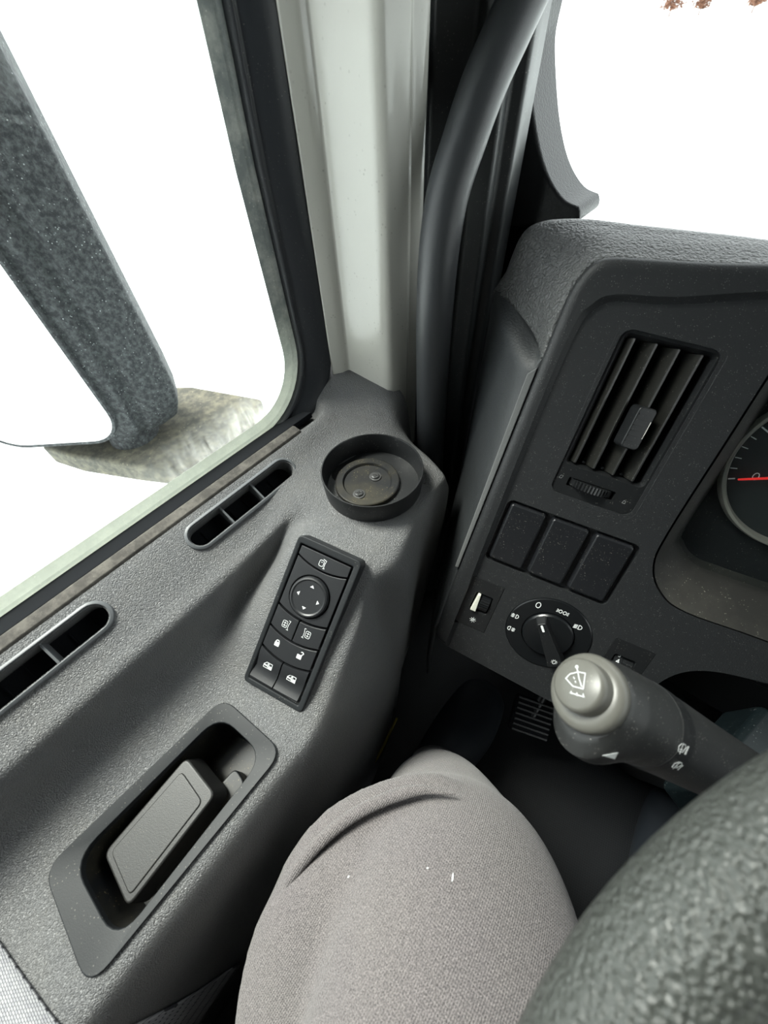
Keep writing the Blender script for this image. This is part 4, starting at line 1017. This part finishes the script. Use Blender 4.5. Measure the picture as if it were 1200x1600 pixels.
# wiper stalk
C0 = at_depth(912, 1078, 0.196); C1 = at_depth(1150, 1212, 0.282)
ax = (C1 - C0); Ls = ax.length; ax.normalize()
vv = (RW @ Vector((0.3, -1, 0))); SK = frame(C0, ax.cross(vv).normalized(), vv)
# build a frame whose w axis is the stalk's axis
xx = (vv - ax * vv.dot(ax)).normalized()
SK = frame(C0, xx, ax.cross(xx))
t = thing('wiper_stalk', 'fat black wiper stalk with grey washer button on its end', 'control stalk', SK)
g = BM(); lathe(g, SK, [(0, -0.0015), (0.0125, -0.0015), (0.0150, -0.001), (0.0178, 0.0), (0.0190, 0.002), (0.0192, 0.006), (0.0180, 0.011), (0, 0.011)], n=64)
ob_ = obj('end_collar', g, M_STALKTOP, t, sharp=60); ob_['label'] = 'worn grey end collar'
BT = SK @ Matrix.Translation((0.0012, 0.0016, 0))
g = BM(); lathe(g, BT, [(0, -0.0105), (0.0112, -0.0100), (0.0126, -0.0088), (0.0130, -0.006), (0.0130, 0.004), (0, 0.004)], n=56)
btn = obj('washer_button', g, M_STALKTOP, t, sharp=60); btn['label'] = 'grey push button with windscreen washer symbol'
def stalk_body(z0, z1, prof, keel=0.0, n=72, m=24):
    bm = BM(); rows = []
    for i in range(m + 1):
        f = i / m; z = z0 + (z1 - z0) * f; r = np.interp(z, [p[0] for p in prof], [p[1] for p in prof]); row_ = []
        for k in range(n):
            a = 2 * PI * k / n
            kk = keel * max(0.0, math.cos(a - KA)) ** 3 * np.interp(f, [0, 0.12, 0.35, 0.7, 1], [0.2, 1.0, 0.95, 0.2, 0.0])
            row_.append(bm.verts.new(SK @ Vector(((r + kk) * math.cos(a), (r + kk) * math.sin(a), z))))
        rows.append(row_)
    for a, b in zip(rows[:-1], rows[1:]):
        for k in range(n): bm.faces.new((a[k], a[(k + 1) % n], b[(k + 1) % n], b[k]))
    bm.faces.new(rows[0][::-1]); bm.faces.new(rows[-1]); return bm
down = RW @ Vector((-0.45, 1, 0)); KA = math.atan2(down.dot(SK.col[1].to_3d()), down.dot(SK.col[0].to_3d()))
pr = [(0.0, 0.0165), (0.008, 0.0196), (0.02, 0.0214), (0.045, 0.0228), (0.060, 0.0232), (0.14, 0.0225)]
g = stalk_body(0.0065, 0.0520, pr, 0.0105); head = obj('twist_head', g, M_STALK, t, sharp=45)
bvh_head = BVHTree.FromPolygons([(Matrix.Translation((0, 0, -H)) @ WM[head.name]) @ v.co for v in head.data.vertices], [tuple(p.vertices) for p in head.data.polygons])
g = stalk_body(0.0526, 0.0665, [(p[0], p[1] + 0.0002) for p in pr]); ringo = obj('symbol_ring', g, M_BLACK, t, sharp=45)
bvh_ring = BVHTree.FromPolygons([(Matrix.Translation((0, 0, -H)) @ WM[ringo.name]) @ v.co for v in ringo.data.vertices], [tuple(p.vertices) for p in ringo.data.polygons])
g = stalk_body(0.0671, Ls + 0.09, pr); body_ = obj('stalk_body', g, M_STALK, t, sharp=45)
bvh_body = BVHTree.FromPolygons([(Matrix.Translation((0, 0, -H)) @ WM[body_.name]) @ v.co for v in body_.data.vertices], [tuple(p.vertices) for p in body_.data.polygons])
def on_surf(bvh, px, py, upv):
    loc, nor, _, _ = bvh.ray_cast(Vector((0, 0, 0)), ray(px, py))
    if loc is None: return None
    if nor.dot(ray(px, py)) > 0: nor = -nor
    u = Vector(upv).cross(nor); return frame(loc + nor * 0.0002, u, nor.cross(u))
wiper = lambda extra: [([(-1.5, -1.0), (-2.4, 0.9), (-1.2, 1.9), (1.2, 1.9), (2.4, 0.9), (1.5, -1.0)], True), [(0.1, -1.2), (-0.3, 2.3)], [(-1.3, -0.2), (1.0, -0.2)], [(0.1, -1.9), (0.1, -1.2)]] + extra
_bu = RW @ Vector((1, 0.28, 0)); _bv = RW @ Vector((0.28, -1, 0))
BU = frame(BT @ Vector((0, 0, -0.01055)), _bu - ax * _bu.dot(ax), _bv - ax * _bv.dot(ax))
wash = [([(-2.9, 1.2), (-1.6, 2.4), (0.8, 2.9), (2.8, 2.5), (2.0, -1.6), (-0.9, -0.9)], True), [(0.5, 4.0), (1.0, 1.0), (1.6, -1.0)], (circ(0.45, 4.3, 0.35, 8), True), [(-1.2, -2.9), (-1.5, -2.2)], [(0.3, -3.4), (0.1, -2.6)], [(2.0, -3.6), (1.9, -2.8)], [(-1.8, -2.6), (2.3, -3.7)],
        [(-0.6, 1.6), (-0.3, 1.0)], [(-0.2, 0.5), (0.0, 0.0)]]
axn = ax.copy()
symbol('washer_symbol', BU, btn, M_WHITE, wash, wd=0.20, k=1.75)
upm = RW @ Vector((0.25, -1, 0))
f = on_surf(bvh_head, 955, 1180, upm)
if f: symbol('triangle_mark', f, head, M_WHITE, fills=[[(-4.6, -0.8), (3.2, -2.1), (1.9, 2.8)]])
for (a, b, ex) in ((1064, 1170, [[(3.3, -1.6), (3.3, 1.6)], [(4.0, -1.6), (4.0, 1.6)]]), (1056, 1196, [[(3.3, -1.8), (3.3, 1.0)]]), (1034, 1212, []), (1010, 1212, [])):
    f = on_surf(bvh_ring, a, b, RW @ Vector((0.45, -1, 0)))
    if f: symbol('wiper_symbol', f, ringo, M_WHITE, wiper(ex), wd=0.24, k=1.4)
    else: print('ring miss', a, b, on_surf(bvh_body, a, b, (0, 1, 0)) is not None, on_surf(bvh_head, a, b, (0, 1, 0)) is not None)
f = on_surf(bvh_body, 1070, 1252, RW @ Vector((0.5, -1, 0)))
if f: symbol('lamp_symbol', f, body_, M_WHITE, [(arc(1.0, 0, 1.8, -90, 90, 8), True)] + [[(-0.4, q), (-3.4, q + 0.9)] for q in (-1.2, -0.4, 0.4, 1.2)], wd=0.3, k=1.4)

# =================================================================== EXTERIOR MIRROR
t = thing('exterior_mirror', 'large dusty black exterior mirror outside the side window', 'mirror', Matrix.Translation((-0.80, 0.15, -0.55)))
g = BM()
fpm = [(-0.742, 0.262), (-0.738, 0.235), (-0.744, 0.196), (-0.757, 0.190), (-0.758, 0.176), (-0.752, 0.166), (-0.768, 0.142), (-0.955, -0.022), (-0.985, -0.030), (-1.005, 0.000), (-1.010, 0.08), (-0.99, 0.20), (-0.90, 0.285), (-0.78, 0.285)]
fpc = Vector((sum(p[0] for p in fpm) / len(fpm), sum(p[1] for p in fpm) / len(fpm)))
rows = []
for z, k in ((0.55, 0.86), (0.53, 0.96), (0.48, 1.0), (0.2, 1.0), (-0.1, 1.0), (-0.38, 1.0), (-0.43, 0.985), (-0.465, 0.94), (-0.490, 0.86), (-0.502, 0.74)):
    rows.append([((p[0] - fpc.x) * k + fpc.x, (p[1] - fpc.y) * k + fpc.y, z) for p in fpm])
V = [[g.verts.new(p) for p in r] for r in rows]; m = len(fpm)
for a, b in zip(V[:-1], V[1:]):
    for i in range(m): g.faces.new((a[i], a[(i + 1) % m], b[(i + 1) % m], b[i]))
g.faces.new(V[0]); g.faces.new(V[-1][::-1])
obj('housing', g, M_MIRRORBODY, t, bevel=0.010, seg=4)
gm = frame((-0.7655, 0.1395, -0.487), (-0.1875, -0.1640, 0), (0, 0, 1))      # along the glass, up
if gm.col[2].y > 0 or gm.col[2].x < 0: pass
sgn = 1.0 if gm.col[2].to_3d().dot(Vector((0.66, -0.75, 0))) > 0 else -1.0
g = BM(); prism(g, gm, rrect(0.125, 0.49, 0.250, 0.98, 0.062, 8), -0.004 * sgn, 0.0035 * sgn)
obj('mirror_glass', g, M_MIRROR, t, smooth=False)
g = BM(); ringprism(g, gm, rrect(0.125, 0.49, 0.262, 0.992, 0.068, 8), rrect(0.125, 0.49, 0.250, 0.98, 0.062, 8), -0.01 * sgn, 0.0045 * sgn)
obj('glass_rim', g, M_MIRRORBODY, t, bevel=0.001)
ZA = -0.53
ap = [at_z(a, b, ZA) for a, b in ((262, 604), (300, 603), (408, 622), (412, 650), (300, 738), (200, 726), (110, 712), (62, 697), (150, 640))]
g = BM(); prism(g, I4, [(p.x, p.y) for p in ap], ZA - 0.05, ZA)
ob_ = obj('mirror_arm', g, M_ARM, t, bevel=0.008, seg=3); ob_['label'] = 'mud-specked beige lower mirror arm'
g = BM(); lathe(g, Matrix.Translation((-0.83, 0.17, -0.535)), [(0.05, 0), (0.045, 0.03), (0.042, 0.06)], n=24); obj('mount_neck', g, M_MIRRORBODY, t)

# =================================================================== PERSON (trouser leg, seat, shoes)
per = thing('person', 'person in grey marl jogging trousers, left knee raised beside the door', 'person', Matrix.Translation((0.10, -0.2, -0.85)))
def leg(bm, pts, rx, rz, n=40, sub=6):
    P = catmull(pts, sub); R1 = catmull([[a] for a in rx], sub)[:, 0]; R2 = catmull([[a] for a in rz], sub)[:, 0]
    tube(bm, P, list(R1), n, ry=list(R2), ref=(0, 0, 1))
g = BM()
# left leg: hip, thigh, knee, shin, ankle
leg(g, [(0.255, -0.46, -0.435), (0.212, -0.34, -0.420), (0.162, -0.22, -0.405), (0.114, -0.12, -0.396), (0.080, -0.050, -0.400), (0.059, -0.014, -0.428), (0.049, 0.004, -0.475), (0.030, 0.035, -0.56), (0.020, 0.06, -0.68), (0.005, 0.09, -0.79)],
    [0.090, 0.090, 0.086, 0.083, 0.082, 0.080, 0.072, 0.062, 0.052, 0.045], [0.100, 0.098, 0.094, 0.092, 0.090, 0.089, 0.082, 0.066, 0.052, 0.045])
# right leg, mostly under the wheel
leg(g, [(0.37, -0.46, -0.435), (0.38, -0.30, -0.42), (0.385, -0.12, -0.415), (0.395, -0.03, -0.43), (0.395, 0.03, -0.50), (0.37, 0.08, -0.63), (0.34, 0.12, -0.77)],
    [0.09, 0.088, 0.080, 0.074, 0.066, 0.052, 0.045], [0.10, 0.092, 0.08, 0.074, 0.066, 0.052, 0.045])
leg(g, [(0.08, -0.50, -0.40), (0.17, -0.50, -0.39), (0.25, -0.50, -0.385), (0.33, -0.50, -0.39), (0.41, -0.50, -0.40)], [0.09, 0.12, 0.13, 0.12, 0.09], [0.10, 0.13, 0.14, 0.13, 0.10])
# slack folds of cloth along the outer seam
leg(g, [(0.052, 0.026, -0.410), (0.020, 0.017, -0.402), (-0.012, -0.022, -0.402), (-0.024, -0.055, -0.410), (-0.024, -0.090, -0.420), (-0.002, -0.130, -0.440)], [0.014, 0.019, 0.020, 0.020, 0.018, 0.012], [0.03, 0.035, 0.035, 0.035, 0.03, 0.02], 20, 4)
leg(g, [(0.000, -0.035, -0.385), (-0.014, -0.065, -0.395), (-0.018, -0.095, -0.405), (-0.006, -0.130, -0.42), (0.03, -0.18, -0.43)], [0.014, 0.017, 0.019, 0.018, 0.014], [0.025, 0.03, 0.035, 0.035, 0.03], 20, 4)
ob_ = obj('trousers', g, M_KNIT, per, smooth=True, sharp=180)
md = ob_.modifiers.new('remesh', 'REMESH'); md.mode = 'VOXEL'; md.voxel_size = 0.0045; md.use_smooth_shade = True
md = ob_.modifiers.new('sm', 'SMOOTH'); md.factor = 0.6; md.iterations = 10
dg_ = bpy.context.evaluated_depsgraph_get(); dg_.update()
ev_ = ob_.evaluated_get(dg_); em_ = ev_.to_mesh()
bvh_leg = BVHTree.FromPolygons([(Matrix.Translation((0, 0, -H)) @ WM[ob_.name]) @ v.co for v in em_.vertices], [tuple(p.vertices) for p in em_.polygons])
ev_.to_mesh_clear()
def surf_frame(bvh, px, py, upv):
    loc, nor, _, _ = bvh.ray_cast(Vector((0, 0, 0)), ray(px, py))
    if loc is None: return None
    if nor.dot(ray(px, py)) > 0: nor = -nor
    u = Vector(upv).cross(nor); return frame(loc + nor * 0.0002, u, nor.cross(u))
for (a, b, L_) in ((707, 1372, 5.0), (545, 1370, 1.6), (668, 1357, 1.0)):
    f = surf_frame(bvh_leg, a, b, RW @ Vector((0.02, -1, 0)))
    if f: fg_ = BM(); fillp(fg_, f, [(-0.45, -L_ * 0.5), (0.3, -L_ * 0.3), (0.75, 0.2 * L_), (0.3, L_ * 0.6), (-0.3, 0.25 * L_)], h=0.0004); lf_ = obj('lint_fleck', fg_, M_WHITE, per, smooth=False); lf_['label'] = 'tiny white lint fleck'
g = BM(); P = catmull([(0.022, 0.040, -0.370), (-0.004, 0.022, -0.370), (-0.027, -0.010, -0.374), (-0.040, -0.042, -0.380), (-0.045, -0.074, -0.392), (-0.040, -0.100, -0.405)], 10)
tube(g, P, [0.0045 * min(1, 0.15 + i / 14, 0.15 + (len(P) - 1 - i) / 14) for i in range(len(P))], 12)
ob_ = obj('trouser_seam', g, M_KNIT, per); ob_['label'] = 'ribbed outer seam of the trousers'
for (x, y) in ((0.005, 0.09), (0.34, 0.13)):
    g = BM(); leg(g, [(x, y - 0.07, -0.815), (x, y - 0.03, -0.79), (x, y + 0.03, -0.785), (x + 0.005, y + 0.10, -0.805), (x + 0.006, y + 0.165, -0.822), (x + 0.006, y + 0.19, -0.828)], [0.03, 0.055, 0.060, 0.042, 0.026, 0.012], [0.03, 0.042, 0.045, 0.05, 0.042, 0.02], 24, 5)
    obj('shoe', g, M_SHOE, per)

# driver's seat
t = thing('driver_seat', 'dark fabric driver seat under the person', 'seat', Matrix.Translation((0.24, -0.35, -0.85)))
g = BM(); prism(g, frame((0.25, -0.34, -0.62), (1, 0, 0), (0, 1, 0)), rrect(0, 0, 0.50, 0.48, 0.06), -0.05, 0.080); obj('cushion', g, M_SEAT, t, bevel=0.02, seg=3)
g = BM(); prism(g, frame((0.25, -0.66, -0.15), (1, 0, 0), (0, 0.1, 1)), rrect(0, 0, 0.48, 0.80, 0.08), 0.0, 0.11); obj('backrest', g, M_SEAT, t, bevel=0.02, seg=3)
g = BM(); prism(g, I4, rrect(0.25, -0.34, 0.36, 0.40, 0.03), -0.85, -0.67); obj('pedestal', g, M_BLACK, t, bevel=0.01)

# =================================================================== FOOTWELL
t = thing('foot_pedal', 'black ribbed foot pedal in the dark footwell below the headlight switch', 'pedal', Matrix.Translation((0.08, 0.30, -0.70)))
PM = frame(at_depth(832, 1122, 0.62), RW @ Vector((1, 0.35, 0)), RW @ Vector((0.35, -1, 0.2)))
g = BM(); prism(g, PM, rrect(0, 0, 0.065, 0.055, 0.006), -0.010, 0.0); pl_ = obj('pedal_pad', g, M_VOID, t, bevel=0.002)
g = BM()
for q in np.linspace(-0.024, 0.024, 7): box(g, (-0.029, q - 0.0013, 0), (0.029, q + 0.0013, 0.003), PM)
obj('tread_ribs', g, M_BLACK, pl_, smooth=False)
g = BM(); p0 = PM @ Vector((0, 0, -0.008)); tube(g, [p0, p0 + W(0, 0.08, 0.03), p0 + W(0, 0.17, 0.14)], 0.009, 12); obj('pedal_arm', g, M_BLACK, t)
g = BM(); q0 = at_depth(620, 1122, 0.60); q1 = at_depth(572, 1215, 0.60); tube(g, [q0, q0.lerp(q1, 0.5) + W(0.002, 0, 0.004), q1], [0.0016, 0.0022, 0.0012], 8)
tag(obj('strap', g, M_YELLOW), 'thin faded yellow strap in the dark gap between door and knee', 'strap')

# =================================================================== FAR TREES
for k, (px, wd_, hg) in enumerate(((1052, 6.5, 3.2), (1098, 5.0, 3.4), (1181, 4.0, 2.6))):
    d = ray(px, 4); h = math.hypot(d.x, d.y); R0 = 190.0; cx, cy = d.x / h * R0, d.y / h * R0
    t = thing('distant_tree', ['leftmost of the brown bushes at the top photo edge, above the dashboard', 'middle one of the brown bushes at the top photo edge', 'rightmost of the brown bushes at the top photo edge'][k], 'tree',
              Matrix.Translation((cx, cy, -2.15)), 'brown leafy bushes on the snowy horizon')
    g = BM(); rnd = random.Random(k)
    for _ in range(420):
        c = Vector((cx + rnd.gauss(0, wd_ * 0.22), cy + rnd.gauss(0, 1.5), -2.15 + 1.3 + abs(rnd.gauss(0, 1.0)) * hg * 0.6)); s = rnd.uniform(0.2, 0.5)
        a = [Vector((rnd.uniform(-1, 1), rnd.uniform(-1, 1), rnd.uniform(-1, 1))) * s for _ in range(4)]
        v = [g.verts.new(c + q) for q in a]
        for tr in ((0, 1, 2), (0, 1, 3), (0, 2, 3), (1, 2, 3)): g.faces.new([v[i] for i in tr])
    obj('foliage', g, M_LEAF, t, smooth=False)
    g = BM(); tube(g, [(cx, cy, -2.16), (cx, cy, 1.0)], [0.2, 0.1], 8); obj('trunk', g, M_LEAF, t)
